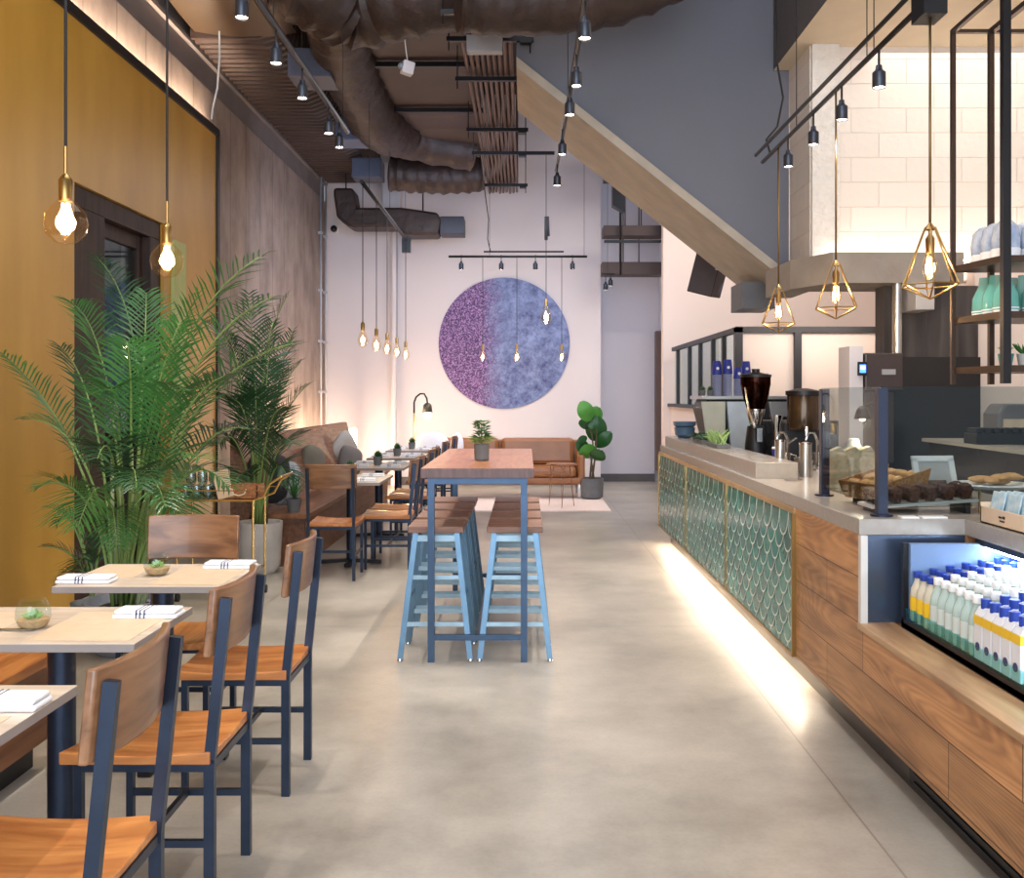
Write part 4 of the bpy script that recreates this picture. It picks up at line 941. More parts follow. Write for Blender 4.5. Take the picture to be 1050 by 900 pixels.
for c, t in (((85, 520), (48, 520)), ((88, 560), (45, 560)), ((80, 500), (60, 535)), ((98, 540), (72, 590)), ((100, 545), (110, 555)), ((90, 560), (60, 600))):
    frond(p3, (b3.x, b3.y, .18), P(c[0], c[1], 6.0), P(t[0], t[1], 5.9), M_leafdark, .2, .3, 14, .012)
p2 = thing('potted_palm', 'dark feathery palm in a white planter at the end of the banquette', 'potted palm')
b2 = P(266, 583, 8.1); b2.z = 0
MB().lathe([(.13, 0), (.17, .06), (.19, .42), (.17, .42), (.165, .38), (.001, .38)], tuple(b2), 28).build('pot', M_potwhite, p2)
MB().lathe([(.165, .375), (.001, .39)], tuple(b2), 20).build('soil', M_soil, p2)
for (c, t, dc, dt) in (((262, 350), (296, 302), 0, .1), ((275, 400), (308, 372), 0, .1), ((280, 420), (316, 395), .1, .2), ((250, 350), (212, 330), .1, .2), ((262, 380), (255, 300), 0, .2), ((250, 400), (215, 385), -.1, -.2),
                       ((285, 430), (300, 455), -.1, -.3), ((245, 420), (225, 455), -.2, -.4), ((262, 380), (280, 330), -.1, -.2), ((255, 400), (235, 345), -.1, -.2), ((270, 400), (300, 340), .1, .3), ((262, 420), (262, 400), -.3, -.5), ((270, 430), (285, 420), -.3, -.5), ((258, 410), (240, 410), -.3, -.5), ((280, 450), (295, 490), -.1, -.2), ((250, 460), (240, 500), -.1, -.3), ((272, 410), (275, 370), -.2, -.4)):
    frond(p2, b2+Vector((random.uniform(-.05, .05), random.uniform(-.05, .05), .38)), P(c[0], c[1], 8.1+dc), P(t[0], t[1], 8.1+dt), M_leafdark, .34, .38, 28, .011)
for dx, tp_ in ((-.04, (258, 450)), (.02, (268, 440)), (.05, (275, 460))):
    MB().tube([b2+Vector((dx, 0, .38)), P(tp_[0], tp_[1], 8.1)], [.02, .012], 6).build('stem', mat('brown_cane', (110, 84, 60), .6), p2)
# fiddle leaf plant by the sofa
fg = thing('fiddle_leaf_plant', 'broad-leaved green plant in a grey round pot beside the leather sofa', 'potted plant')
fy = 13.75; fb = P(607, 512, fy); fb.z = 0
MB().lathe([(.1, 0), (.155, .04), (.165, .3), (.15, .3), (.14, .26), (.001, .26)], tuple(fb), 28).build('pot', M_slate, fg)
MB().lathe([(.145, .255), (.001, .27)], tuple(fb), 20).build('soil', M_soil, fg)
for k, (a, b_) in enumerate((((608, 485), (604, 425)), ((611, 485), (612, 440)), ((606, 485), (604, 455)))):
    MB().tube([(fb.x+(k-1)*.03, fy, .26), P(a[0], (a[1]+b_[1])/2, fy), P(b_[0], b_[1], fy)], [.018, .013, .009], 6).build('stem', mat('bark', (84, 70, 50), .7), fg)
def bleaf(c, ang, L_, W_, tilt, mt, dy=0):
    f = MB(); L_ *= .86; W_ *= .8; cc = P(c[0], c[1], fy+dy)
    def fn(u, v):
        x = (v-.5)*W_*(math.sin(PI*min(1, max(0, u*.93+.05)))**.6)*(1+.25*u); z = u*L_; y = .12*L_*math.sin(PI*u)*-1+abs(v-.5)*.12*W_
        q = Rx(tilt) @ Vector((x, y, z)); return cc+(Ry(ang) @ q)
    f.grid(fn, 10, 6).build('leaf', mt, fg, recalc=False)
for c, ang, L_, W_, tilt in (((604, 432), -.35, .36, .26, .2), ((606, 432), .45, .30, .25, .5), ((606, 436), -1.3, .26, .17, .6), ((609, 452), .15, .42, .34, .25), ((611, 458), .8, .36, .22, .3), ((603, 462), -.9, .27, .2, .4), ((604, 470), -.2, .32, .3, .7), ((610, 472), .4, .28, .26, .8), ((602, 448), -2.0, .2, .12, .5), ((607, 440), .0, .2, .16, -.4)):
    bleaf(c, ang, L_, W_, tilt, M_leafdeep if W_ != .25 and W_ != .3 and tilt != .2 else mat('young_leaf', (74, 140, 52), .4, 0, .25, 4), random.uniform(-.12, .1))

# ================================================================== BAR CART AND BENCH CUSHIONS
cart = thing('bar_cart', 'brass bar cart with a slanted push handle beside the white planter', 'cart', (-2.22, 7.1, 0))
fr = MB(); hx = .28
for sy in (-.16, .16):
    fr.tube([(-hx+.02, sy, .06), (-hx+.02, sy, .68), (-hx+.05, sy, .72), (hx, sy, .72), (hx+.07, sy, .745), (hx+.12, sy, .84), (hx+.2, sy, .89)], .009, 8)
    fr.tube([(hx, sy, .06), (hx, sy, .72)], .009, 8).tube([(-hx+.02, sy, .79), (hx+.08, sy, .79)], .004, 6).tube([(-hx, sy, .2), (hx, sy, .2)], .007, 6)
fr.tube([(hx+.2, -.16, .89), (hx+.2, .16, .89)], .009, 8).tube([(-hx+.02, -.16, .79), (-hx+.02, .16, .79)], .004, 6)
fr.build('frame', mat('cart_brass', (214, 180, 116), .25, 1, .05), cart)
MB().box(-hx, hx, -.16, .16, .712, .722).build('tray', mat('smoked_tray', (70, 60, 48), .1, .3), cart)
MB().box(-hx, hx, -.16, .16, .195, .203).build('lower_shelf', M_glass, cart)
for sx in (-hx+.02, hx):
    for sy in (-.16, .16):
        MB().tube([(sx-.012, sy, .03), (sx+.012, sy, .03)], .03, 14).build('caster', M_black, cart)
def glass(x, y, z, lab, g, first=[None]):
    if first[0] is None:
        t = tag(MB().lathe([(.028, 0), (.036, .03), (.038, .06), (.033, .095), (.031, .095), (.035, .06), (.033, .03), (.001, .006)], (0, 0, 0), 16, close=False).build('drinking_glass', glassy('tumbler_glass', (225, 235, 235), .22)), lab, 'glass', g)
        first[0] = t; t.location = (x, y, z); return
    o_ = first[0].copy(); COL.objects.link(o_); o_.location = (x, y, z); o_['label'] = lab; o_['group'] = g
nn = 0
for i in range(4):
    for j in range(2):
        glass(-2.45+i*.082, 7.02+j*.085, .724, 'clear tumbler in the lower layer of glasses on the brass cart', 'lower glasses on the cart')
for i in range(3): glass(-2.42+i*.082, 7.06, .82, 'clear tumbler stacked on top of the other glasses on the brass cart', 'upper glasses on the cart')
wb = thing('wooden_box', 'open wooden box with a rope handle on the brass cart', 'box', (-2.05, 7.08, .723))
MB().box(-.13, .13, -.1, .1, 0, .01).box(-.13, .13, -.1, -.088, 0, .1).box(-.13, .13, .088, .1, 0, .1).box(-.13, -.118, -.1, .1, 0, .1).box(.118, .13, -.1, .1, 0, .1).build('box_body', M_walnut, wb, .002)
MB().tube([(-.05, -.104, .075), (-.04, -.112, .04), (0, -.114, .028), (.04, -.112, .04), (.05, -.104, .075)], .005, 6).build('rope_handle', M_kraft, wb)
mn = MB().rbox((-2.17, 6.99, .83), (.11, .012, .2), Ry(-.28) @ Rx(-.15)).build('menu_board', mat('birch_board', (206, 180, 150), .6)); tag(mn, 'pale birch menu board leaning between the glasses and the wooden box', 'menu')
def cushion(x, y, z, sx, sy, sz_, rot, mt, lab, g):
    c = MB()
    def sp_(u, v):
        a = 2*PI*u; b_ = PI*(v-.5); cu_ = lambda t_: math.copysign(abs(t_)**.55, t_)
        return Vector((sx*cu_(math.cos(a))*cu_(math.cos(b_)) if True else 0, sy*math.sin(b_)*abs(math.cos(b_))**.0, sz_*cu_(math.sin(a))*cu_(math.cos(b_))))
    c.grid(sp_, 28, 10); bmesh.ops.remove_doubles(c.bm, verts=c.bm.verts, dist=.0006)
    o_ = c.build('cushion', mt); o_.location = (x, y, z); o_.rotation_euler = rot; tag(o_, lab, 'cushion', g)
M_stripe = mat('striped_cotton', (186, 196, 204), .85, 0, .25, 9, stretch=(8, .5, .5), col2=(90, 106, 124))
gq = 'cushions on the banquette'
cushion(-2.16, 8.75, .68, .2, .07, .2, (0, .1, 1.2), M_stripe, 'pale cushion with dark stripes at the near end of the banquette', gq)
cushion(-2.26, 8.55, .74, .22, .08, .22, (0, .1, .9), mat('charcoal_cloth', (48, 50, 54), .9), 'charcoal cushion at the near end of the banquette', gq)
cushion(-2.32, 10.6, .7, .22, .08, .22, (0, .2, 1.3), mat('grey_olive_cloth', (120, 120, 112), .9), 'plain grey olive cushion leaning on the middle of the banquette', gq)
cushion(-2.3, 12.3, .75, .24, .08, .24, (.2, .7, 1.3), mat('light_grey_cloth', (166, 162, 156), .9), 'light grey cushion tilted on its corner near the far banquette end', gq)
cushion(-2.16, 12.0, .66, .2, .08, .18, (0, .3, 1.1), mat('mid_grey_cloth', (112, 108, 106), .9), 'mid grey cushion in front of the tilted light one', gq)
sp_ = thing('spider_plant', 'green grassy potted plant at the near end of the banquette beside the cart handle', 'potted plant', (-2.02, 8.5, .45))
MB().lathe([(.05, 0), (.07, .12), (.06, .12), (.05, .1)], (0, 0, 0), 16).build('pot', M_slate, sp_)
lf = MB()
for k in range(34):
    a = k*2.4; r = random.uniform(.12, .3); hh = random.uniform(.1, .26); wv = Vector((-math.sin(a), math.cos(a), 0))*.007
    pts = [Vector((r*u*math.cos(a), r*u*math.sin(a), .1+hh*math.sin(PI*min(1, u*.75+.05)))) for u in (0, .35, .7, 1)]
    for i in range(3):
        v = [lf.bm.verts.new(x) for x in (pts[i]-wv*(1-i*.3), pts[i]+wv*(1-i*.3), pts[i+1]+wv*(.7-i*.3), pts[i+1]-wv*(.7-i*.3))]; lf._f(v, True)
lf.build('leaves', M_leafbright, sp_, recalc=False)

# ================================================================== BAR: MACHINES, SHELVES, FOOD
struct(MB().box(2.35, 2.36, 2.5, 6, 0, .01).build('trim_4', M_black))
em = thing('espresso_machine', 'large pale steel espresso machine topped with stacks of paper cups', 'coffee machine', (2.05, 9.35, .97))
MB().prism([(-.33, .1), (-.25, .02), (-.22, .0), (.3, .0), (.38, .1), (.42, .38), (.4, .46), (-.36, .46), (-.4, .38)], -.28, .3).build('body', M_black, em, .01)
MB().prism([(-.42, .44), (-.36, .0), (-.20, .0), (-.20, .44)], -.32, -.28).build('side_panel', mat('etched_glass_panel', (204, 206, 188), .35, 0), em, .004)
MB().prism([(-.19, .44), (-.15, .0), (.02, .0), (.06, .44)], -.34, -.28).build('front_panel', mat('pale_blue_steel_panel', (206, 220, 230), .35, .1), em, .004)
MB().prism([(.2, .44), (.22, .3), (.42, .3), (.42, .44)], -.33, -.28).build('control_panel', M_steel, em, .004)
MB().box(-.42, .46, -.33, .33, .46, .493).build('cup_tray', M_steel, em, .004)
MB().box(.06, .42, -.45, -.3, .0, .06).build('drip_tray', M_black, em, .004)
for xx in (.14, .32):
    MB().tube([(xx, -.27, .22), (xx, -.42, .22)], .03, 12).tube([(xx, -.42, .2), (xx+.02, -.6, .18)], .013, 8).build('portafilter', M_black, em)
MB().tube([(.4, -.34, .36), (.48, -.34, .36)], .03, 12).build('steam_knob', M_black, em)
M_cup = mat('blue_white_cup', (150, 156, 190), .5, 0, .1, 5); M_cupb = mat('cobalt_cup', (44, 56, 150), .5, 0, .1)
for i, (px, hgt, dy) in enumerate(((735, .27, 0), (746, .28, 0), (757, .22, .05), (765, .27, .12), (784, .17, -.1))):
    y_ = 9.25+dy; x_ = (px-539)*y_/F; z_ = .97+.495; hgt *= 1.22
    t = thing('cup_stack', 'stack of blue and white paper cups on the coffee machine, %s from the tiny succulents' % ('first', 'second', 'third', 'fourth', 'fifth')[i], 'cup stack', (x_, y_, z_), 0, 'paper cup stacks on the espresso machine')
    m1 = MB(); zz = 0
    while zz < hgt*.62: m1.lathe([(.042, zz), (.047, zz+.012)], (0, 0, 0), 14); zz += .014
    m1.build('white_cups', M_cup, t)
    m2 = MB().lathe([(.048, hgt*.6), (.049, hgt*.64), (.037, hgt*.98), (.032, hgt)], (0, 0, 0), 14); m2.build('top_cup', M_cupb, t)
    MB().lathe([(.014, 0), (.014, .003)], (0, -.044, hgt*.78), 14, Rx(PI/2)).build('cup_emblem', M_capw, t)
pottle(1.66, 9.15, 1.463, 'tiny green succulent pots on top of the espresso machine', .6, None)
pottle(1.73, 9.15, 1.463, 'second tiny succulent on the espresso machine beside the cups', .6, None)
gr = thing('coffee_grinder', 'black coffee grinder with a brown bean hopper behind the raised counter ledge', 'grinder', (1.745, 7.4, .97)); gr.scale = (1, 1, 1.27)
MB().lathe([(.07, 0), (.085, .01), (.08, .1), (.065, .2), (.06, .21)], (0, 0, 0), 20).build('body', M_black, gr)
MB().lathe([(.035, .2), (.045, .22), (.07, .3), (.07, .31)], (0, 0, 0), 20).build('collar', M_chrome, gr)
MB().lathe([(.05, .28), (.09, .37), (.112, .46), (.112, .50), (.001, .5)], (0, 0, 0), 24).build('hopper', glassy('smoked_hopper', (96, 60, 50), .15), gr)
MB().lathe([(.04, .28), (.085, .37), (.1, .44), (.001, .45)], (0, 0, 0), 20).build('beans', mat('coffee_beans', (52, 30, 22), .6, 0, .4, 80, bump=.8), gr)
MB().lathe([(.118, .5), (.118, .515), (.03, .53), (.03, .55)], (0, 0, 0), 20).build('lid', M_black, gr)
MB().box(-.02, .02, -.13, -.06, .12, .2).tube([(-.09, -.05, .44), (-.07, -.08, .3), (-.03, -.1, .2)], .008, 6).build('spout', M_chrome, gr)
g2 = thing('coffee_grinder', 'second smaller dark grinder with a steel funnel beside the espresso machine', 'grinder', (1.88, 7.3, .97))
MB().lathe([(.06, 0), (.07, .02), (.055, .14), (.04, .16)], (0, 0, 0), 18).build('body', M_black, g2)
MB().lathe([(.03, .16), (.03, .28), (.05, .34), (.05, .35)], (0, 0, 0), 18).build('funnel', M_chrome, g2)
for i, (px, y_, hgt, r, lab) in enumerate(((797, 6.7, .1, .034, 'blue'), (800, 6.3, .2, .034, 'tall steel shaker standing behind the raised ledge near the small cobalt cup'), (826, 5.95, .2, .038, 'tall brushed steel canister beside the glass guard post'))):
    x_ = (px-539)*y_/F
    if lab == 'blue':
        t = thing('paper_cup', 'small cobalt blue paper cup beside the coffee grinder', 'cup', (x_, y_, 1.0)); MB().lathe([(.028, 0), (.036, hgt), (.034, hgt)], (0, 0, 0), 16).build('cup_body', M_cupb, t); MB().lathe([(.038, hgt), (.038, hgt+.01), (.03, hgt+.014)], (0, 0, 0), 16).build('lid', M_capw, t)
        tag(MB().box(x_-.05, x_+.25, y_-.06, y_+.06, .97, 1.0).build('grinder_base', M_black), 'flat black knock box under the cobalt cup', 'box')
    else:
        t = thing('steel_canister', lab, 'canister', (x_, y_, .97), 0, 'steel canisters behind the counter'); MB().lathe([(r, 0), (r, hgt*.3), (r*.96, hgt), (r*.9, hgt)], (0, 0, 0), 18).build('canister_body', M_steel, t); MB().lathe([(r*1.03, hgt), (r*1.03, hgt+.01), (.01, hgt+.015)], (0, 0, 0), 18).build('lid', M_chrome, t)
bu = thing('brewing_station', 'black counter-top brewing station between the grinder and the tall brewer', 'coffee machine', (2.15, 7.75, .97))
MB().box(-.32, .3, -.18, .18, 0, .30).box(-.3, .28, -.26, -.18, 0, .05).build('body', M_black, bu, .01)
MB().box(-.28, .26, -.19, -.18, .2, .28).build('control_panel', mat('dark_steel_panel', (84, 84, 88), .25, .8), bu)
for k in range(3): MB().tube([(-.22+.2*k, -.18, .18), (-.22+.2*k, -.25, .17), (-.22+.2*k, -.25, .12)], .012, 8).build('nozzle', M_chrome, bu)
for i, (x, y) in enumerate(((1.72, 6.1), (1.76, 6.62), (1.98, 6.6))):
    t = thing('milk_pitcher', ('small steel milk pitcher just behind the raised ledge end', 'steel milk pitcher beside the cobalt cup', 'steel milk pitcher in front of the tall dark brewer')[i], 'pitcher', (x, y, .97), 0, 'milk pitchers on the counter')
    MB().lathe([(.04, 0), (.043, .01), (.036, .07), (.042, .11), (.038, .11), (.033, .07), (.001, .01)], (0, 0, 0), 18, close=False).build('pitcher_body', M_chrome, t)
    MB().tube([(.036, 0, .1), (.075, 0, .09), (.075, 0, .03), (.04, 0, .02)], .005, 6).build('handle', M_chrome, t)
# pour over taps and brewer
br_ = thing('coffee_brewer', 'tall black and steel coffee brewer behind the glass guard post', 'coffee machine', (2.02, 7.1, .97))
MB().box(-.13, .13, -.12, .12, 0, .05).box(-.13, .13, .02, .12, 0, .3).build('stand', M_black, br_, .006)
MB().lathe([(.11, .25), (.115, .27), (.115, .5), (.11, .51)], (0, 0, 0), 24).build('tank', mat('dark_amber_tank', (70, 54, 40), .15, .5), br_)
MB().lathe([(.125, .5), (.125, .53), (.03, .55)], (0, 0, 0), 24).build('lid', M_black, br_)
MB().tube([(-.02, -.1, .27), (-.02, -.16, .27), (-.02, -.16, .2)], .012, 8).build('tap', M_chrome, br_)
for i, px in enumerate((808, 838)):
    y_ = 6.45; x_ = (px-539)*y_/F
    t = thing('coffee_tap', ('slim chrome pour spout between the two steel canisters', 'slim chrome pour spout just behind the glass guard post')[i], 'tap', (x_, y_, .97), 0, 'chrome spouts on the counter')
    MB().lathe([(.035, 0), (.035, .008), (.01, .012)], (0, 0, 0), 16).build('tap_base', M_chrome, t)
    MB().tube([(0, 0, .01), (0, 0, .2), (-.02, 0, .25), (-.06, 0, .25), (-.075, 0, .2)], .009, 8).tube([(0, 0, .18), (.05, -.02, .22)], .007, 6).build('neck', M_chrome, t)
p = P(810, 497, 5.6); tag(MB().lathe([(.05, 0), (.055, .01), (.01, .012)], (p.x+.05, 5.7, .97), 18).build('saucer', M_chrome), 'small steel saucer on the counter beyond the raised ledge', 'saucer')
cs = thing('card_holder', 'small cream card standing before the coffee grinder', 'card', (1.73, 6.55, 1.0)); MB().rbox((0, 0, .03), (.05, .004, .06), Rx(-.1)).build('card', M_kraft, cs); MB().box(-.03, .03, -.015, .015, -.03, .002).build('card_base', M_black, cs)
# succulents and pot on the raised ledge
bpot = thing('blue_bowl', 'blue glazed bowls stacked at the far end of the raised counter ledge', 'bowl', (1.50, 9.2, 1.066))
MB().lathe([(.05, 0), (.09, .03), (.1, .1), (.09, .1)], (0, 0, 0), 20).build('bowl_body', mat('blue_glaze', (78, 104, 130), .4), bpot); MB().lathe([(.08, .1), (.105, .12), (.11, .155), (.1, .155)], (0, 0, 0), 20).build('upper_bowl', mat('blue_glaze', (78, 104, 130), .4), bpot)
def trough(x, y, n_, mt, lab, spiky):
    t = thing('succulent_planter', lab, 'planter', (x, y, 1.066))
    MB().prism([(-.05, 0), (.05, 0), (.055, .03), (-.055, .03)], -.22, .22).build('wood_trough', M_slate, t, .003); f = MB()
    for k in range(n_):
        a = random.uniform(0, 2*PI); c0 = Vector((random.uniform(-.04, .04), random.uniform(-.21, .21), .028)); r = random.uniform(.04, .09)
        e = c0+Vector((r*math.cos(a), r*math.sin(a), random.uniform(.03, .12) if spiky else random.uniform(-.02, .07)))
        f.tube([c0, (c0+e)/2+Vector((0, 0, .02)), e], [.006, .008, .001], 5)
    f.build('leaves', mt, t)
trough(1.5, 8.25, 90, M_leafdark, 'long dark green trailing succulent planter on the raised counter ledge', False)
trough(1.5, 7.6, 50, M_leafpale, 'pale green spiky succulent planter on the raised counter ledge', True)

# glass guard
gg = thing('glass_guard', 'clear glass display guard with dark blue steel posts on the counter', 'glass guard', (1.47, 4.03, .97))
for yy, x_ in ((.82, .015), (0, 0)): MB().box(x_-.02, x_+.02, yy-.02, yy+.02, 0, .53).lathe([(.045, 0), (.045, .008)], (x_, yy, 0), 18).build('post', mat('navy_post', (28, 36, 58), .4, .3), gg)
MB().box(-.002, .006, .0, .82, .04, .535).build('glass_pane', glassy('guard_glass', (222, 228, 228), .015), gg)
MB().box(0, 1.75, -.004, .004, .04, .535).build('front_glass', glassy('guard_glass', (222, 228, 228), .015), gg)
# rear cabinet and things on it
rc = thing('rear_cabinet', 'long dark brown cabinet behind the food display', 'cabinet', (2.42, 4.2, 0))
MB().prism([(0, 0), (1.0, 0), (1.0, 1.9), (.1, 1.9)], 0, 1.18, 'XY').build('body', mat('smoked_brown_glass', (74, 64, 60), .15, 0, .15, 2), rc, .004)
MB().prism([(-.03, -.03), (1.0, -.03), (1.0, 1.93), (.07, 1.93)], 1.18, 1.2, 'XY').build('top', mat('pale_stone_top', (170, 160, 150), .3), rc)
MB().box(.25, .7, -.02, -.005, .35, 1.05).build('cabinet_door', M_black, rc, .004)
ks = thing('black_organizer', 'black bumpy organiser rack on the rear cabinet', 'rack', tuple((2.62, 5.4, 1.2)))
ko = MB().box(-.16, .16, -.08, .08, 0, .06)
for k in range(6): ko.box(-.15+.05*k, -.12+.05*k, -.06, .06, .06, .09)
ko.build('rack_body', M_black, ks, .004)
sp3 = thing('toaster', 'rounded grey and pale toaster-like machine on the rear cabinet', 'appliance', (2.88, 5.8, 1.2))
MB().prism([(-.12, 0), (.12, 0), (.12, .16), (.08, .22), (-.08, .22), (-.12, .16)], -.1, .1).build('body', mat('grey_plastic', (110, 106, 108), .5), sp3, .02); MB().box(-.09, .09, -.112, -.1, .0, .13).build('front_plate', M_kraft, sp3)
# white pillar with wall screen
cl = thing('wall_tablet', 'small lit blue tablet screen on a dark cabinet beside the white pillar', 'screen', tuple(P(884, 378, 7.17)))
MB().box(-.035, .03, -.02, .0, -.05, .05).build('screen_frame', M_black, cl); MB().box(-.025, .02, -.024, -.02, -.03, .03).build('screen', emit('blue_screen', (60, 110, 230), 3), cl)
MB().box(-.018, .012, -.027, -.024, -.005, .02).build('screen_icon', emit('screen_icon', (200, 225, 255), 3), cl)
tag(MB().box(2.39, 2.49, 7.2, 7.45, .97, 1.83).build('white_pillar', M_white), 'white pillar beside the small blue screen', 'pillar')
db = thing('dark_cabinet', 'dark brown wall cabinet by the white pillar', 'cabinet', (2.42, 7.18, 1.3))
MB().box(.08, .36, 0, .3, .2, .48).box(.08, .3, .02, .3, -.33, .2).build('body', mat('dark_brown_case', (62, 50, 48), .35), db, .01); MB().box(.2, .3, -.012, 0, .32, .36).build('label_plate', M_steel, db)
tag(MB().box(2.88, 3.02, 7.2, 7.5, 2.1, 2.3).build('wall_speaker', mat('pale_speaker', (196, 190, 186), .6), None, .006), 'small white box under the concrete ring beam', 'box')
tag(MB().tube([(2.80, 7.35, 1.75), (2.80, 7.35, 2.31)], .035, 16).build('steel_pipe', M_steel), 'short polished vertical pipe under the concrete ring beam', 'pipe')
# hanging loudspeaker
ls = thing('loudspeaker', 'black loudspeaker hanging tilted under the stair slab', 'speaker', tuple(P(727, 280, 11.0)))
R_ = Ry(.32) @ Rz(-.5) @ Rx(.2)
MB().rbox((0, 0, 0), (.3, .3, .5), R_).build('cabinet_body', mat('charcoal_speaker', (62, 56, 62), .6), ls, .01)
MB().rbox(R_ @ Vector((0, -.155, 0)), (.28, .012, .48), R_).build('speaker_grille', mat('speaker_grille', (84, 76, 82), .7), ls)
MB().tube([(.1, .1, .1), (.12, .25, .3), (.12, .25, 3.55)], .02, 8).build('bracket', M_black, ls)
p = P(737, 276, 10.0); spot(p.x, p.y, p.z, 'small spotlight hanging in front of the tilted loudspeaker', None, 15)
tag(MB().tube([(p.x, p.y, p.z+.2), (p.x, p.y, 3.3), (p.x, p.y, 6.4)], .008, 6).build('hanger_rod', M_black), 'thin black rod holding the spotlight near the loudspeaker', 'rod')
# hanging shelves
hs = thing('hanging_shelf', 'black steel shelf unit hung from the soffit above the rear cabinet', 'shelf', (2.41, 5.5, 1.53))
bz = mat('bronze_steel', (72, 56, 46), .35, .6)
MB().box(-.012, .012, -.012, .012, 0, 2.0).build('post', bz, hs); MB().box(.2, .228, -.014, .014, 0, 2.0).build('post', bz, hs)
MB().box(.055, .095, -.47, -.43, 0, 2.77).build('post', M_black, hs)
MB().box(.76, .79, -.47, -.43, 0, 2.77).build('post', M_black, hs)
MB().box(-.012, .228, -.012, .012, 1.98, 2.0).bar((0, 0, 1.99), (-.02, -1.3, 1.99), .024, .024).bar((.214, 0, 1.99), (.2, -1.3, 1.99), .028, .028).box(.19, .21, -1.3, -1.28, 1.98, 2.77).box(-.03, -.01, -1.3, -1.28, 1.98, 2.77).box(.2, .8, -.012, .012, 1.98, 2.0).build('top_frame', bz, hs)
for z in (.06, .34, .63):
    MB().prism([(.0, .0), (.06, -.45), (.8, -.45), (.8, .0)], z, z+.035, 'XY').build('shelf_board', bz, hs)
M_bluep = mat('wrapped_blue_glass', (130, 152, 190), .15, 0, .3, 12, col2=(206, 214, 226)); M_green = milky('teal_glass_ware', (120, 196, 184), .35)
for row, (z, mt, nm, lab) in enumerate(((1.53+.665, M_bluep, 'wrapped_jug', 'pale blue wrapped jug on the top hanging shelf'), (1.53+.375, M_green, 'green_carafe', 'teal glass carafe on the middle hanging shelf'))):
    t0 = None
    for i in range(4):
        for j in range(3):
            x = 2.55+i*.155; y = 5.18+j*.12
            if t0 is None:
                t = thing(nm, lab, 'jug' if row == 0 else 'carafe', (x, y, z), 0, 'jugs on the top shelf' if row == 0 else 'carafes on the middle shelf'); t0 = t
                if row == 0:
                    MB().lathe([(.06, 0), (.068, .02), (.072, .1), (.06, .17), (.03, .2), (.005, .21)], (0, 0, 0), 16).build('jug_body', mt, t)
                    MB().lathe([(.07, .0), (.073, .05)], (0, 0, 0), 16, close=False).build('wrap_band', M_linen, t)
                else:
                    MB().lathe([(.06, 0), (.066, .02), (.062, .1), (.03, .17), (.026, .215)], (0, 0, 0), 16).build('carafe_body', mt, t)
                    MB().lathe([(.063, .005), (.067, .03)], (0, 0, 0), 16, close=False).build('carafe_base', M_linen, t)
            else: dup(t0, (x, y, z), 0)
for i, (x, mt, lab) in enumerate(((2.56, mat('teal_pot', (50, 140, 130), .4), 'teal pot with a pale succulent on the lowest hanging shelf'), (2.66, M_potwhite, 'white pot with a spiky plant on the lowest hanging shelf'), (2.78, M_slate, 'grey pot with a spiky plant on the lowest hanging shelf'))):
    t = thing('shelf_plant', lab, 'potted plant', (x, 5.2, 1.625), 0, 'plants on the lowest hanging shelf')
    MB().lathe([(.03, 0), (.04, .065), (.034, .065), (.03, .055)], (0, 0, 0), 16).build('pot', mt, t); f = MB()
    for k in range(18):
        a = k*2.4; r = .04+.02*(i > 0); f.tube([(0, 0, .05), (r*.6*math.cos(a), r*.6*math.sin(a), .09), (r*math.cos(a), r*math.sin(a), .1+.02*(i > 0))], [.003, .006, .001], 5)
    f.build('leaves', M_leafpale if i == 0 else M_leafbright, t)

# ---- food display on the worktop (z .97)
CT = .97
bs = thing('bread_basket', 'tilted woven basket on the counter behind the glass guard', 'basket', (1.66, 4.5, CT), .3)
MB().prism([(-.11, .03), (.11, .1), (.13, .17), (-.14, .1)], -.15, -.14).prism([(-.11, .03), (.11, .1), (.13, .17), (-.14, .1)], .14, .15).hexa([(-.11, -.15, .02), (.11, -.15, .09), (.11, .15, .09), (-.11, .15, .02), (-.11, -.15, .03), (.11, -.15, .1), (.11, .15, .1), (-.11, .15, .03)]).hexa([(-.12, -.15, .03), (-.11, -.15, .03), (-.11, .15, .03), (-.12, .15, .03), (-.15, -.15, .1), (-.14, -.15, .1), (-.14, .15, .1), (-.15, .15, .1)]).build('basket_body', mat('wicker', (176, 120, 66), .7, 0, .3, 60, bump=.8), bs)
MB().prism([(-.09, 0), (.11, 0), (.11, .09), (-.09, .025)], -.12, .12).build('stand', M_black, bs)
mpa = mat('pastry_crust', (214, 164, 104), .6, 0, .25, 25, bump=.6)
kk = 0
for i in range(3):
    for j in range(4):
        c = MB().ball((0, 0, 0), .034, 1.4, .8, .7, 10, 6).build('pastry_roll', mpa) if kk == 0 else pr0.copy()
        if kk == 0: pr0 = c
        else: COL.objects.link(c)
        kk += 1; q = Rz(.3) @ Vector((-.08+i*.075, -.1+j*.066, .085+i*.024)); c.location = Vector((1.66, 4.5, CT))+q; c.rotation_euler = (0, -.3, random.uniform(0, 3))
        tag(c, 'golden pastry roll in the tilted basket behind the glass guard', 'pastry', 'pastry rolls in the basket')
wbd = thing('serving_board', 'long pale slanted serving board of dark muffins behind the glass', 'board', (1.66, 4.2, CT), 0)
MB().hexa([(-.2, -.09, .02), (.25, -.09, .05), (.25, .09, .05), (-.2, .09, .02), (-.2, -.09, .032), (.25, -.09, .062), (.25, .09, .062), (-.2, .09, .032)]).build('board_top', M_potwhite, wbd)
MB().box(-.18, -.16, -.08, .08, 0, .02).box(.2, .22, -.08, .08, 0, .047).build('board_foot', M_black, wbd)
mmu = mat('dark_muffin', (84, 46, 34), .8, 0, .3, 40, bump=.9); kk = 0
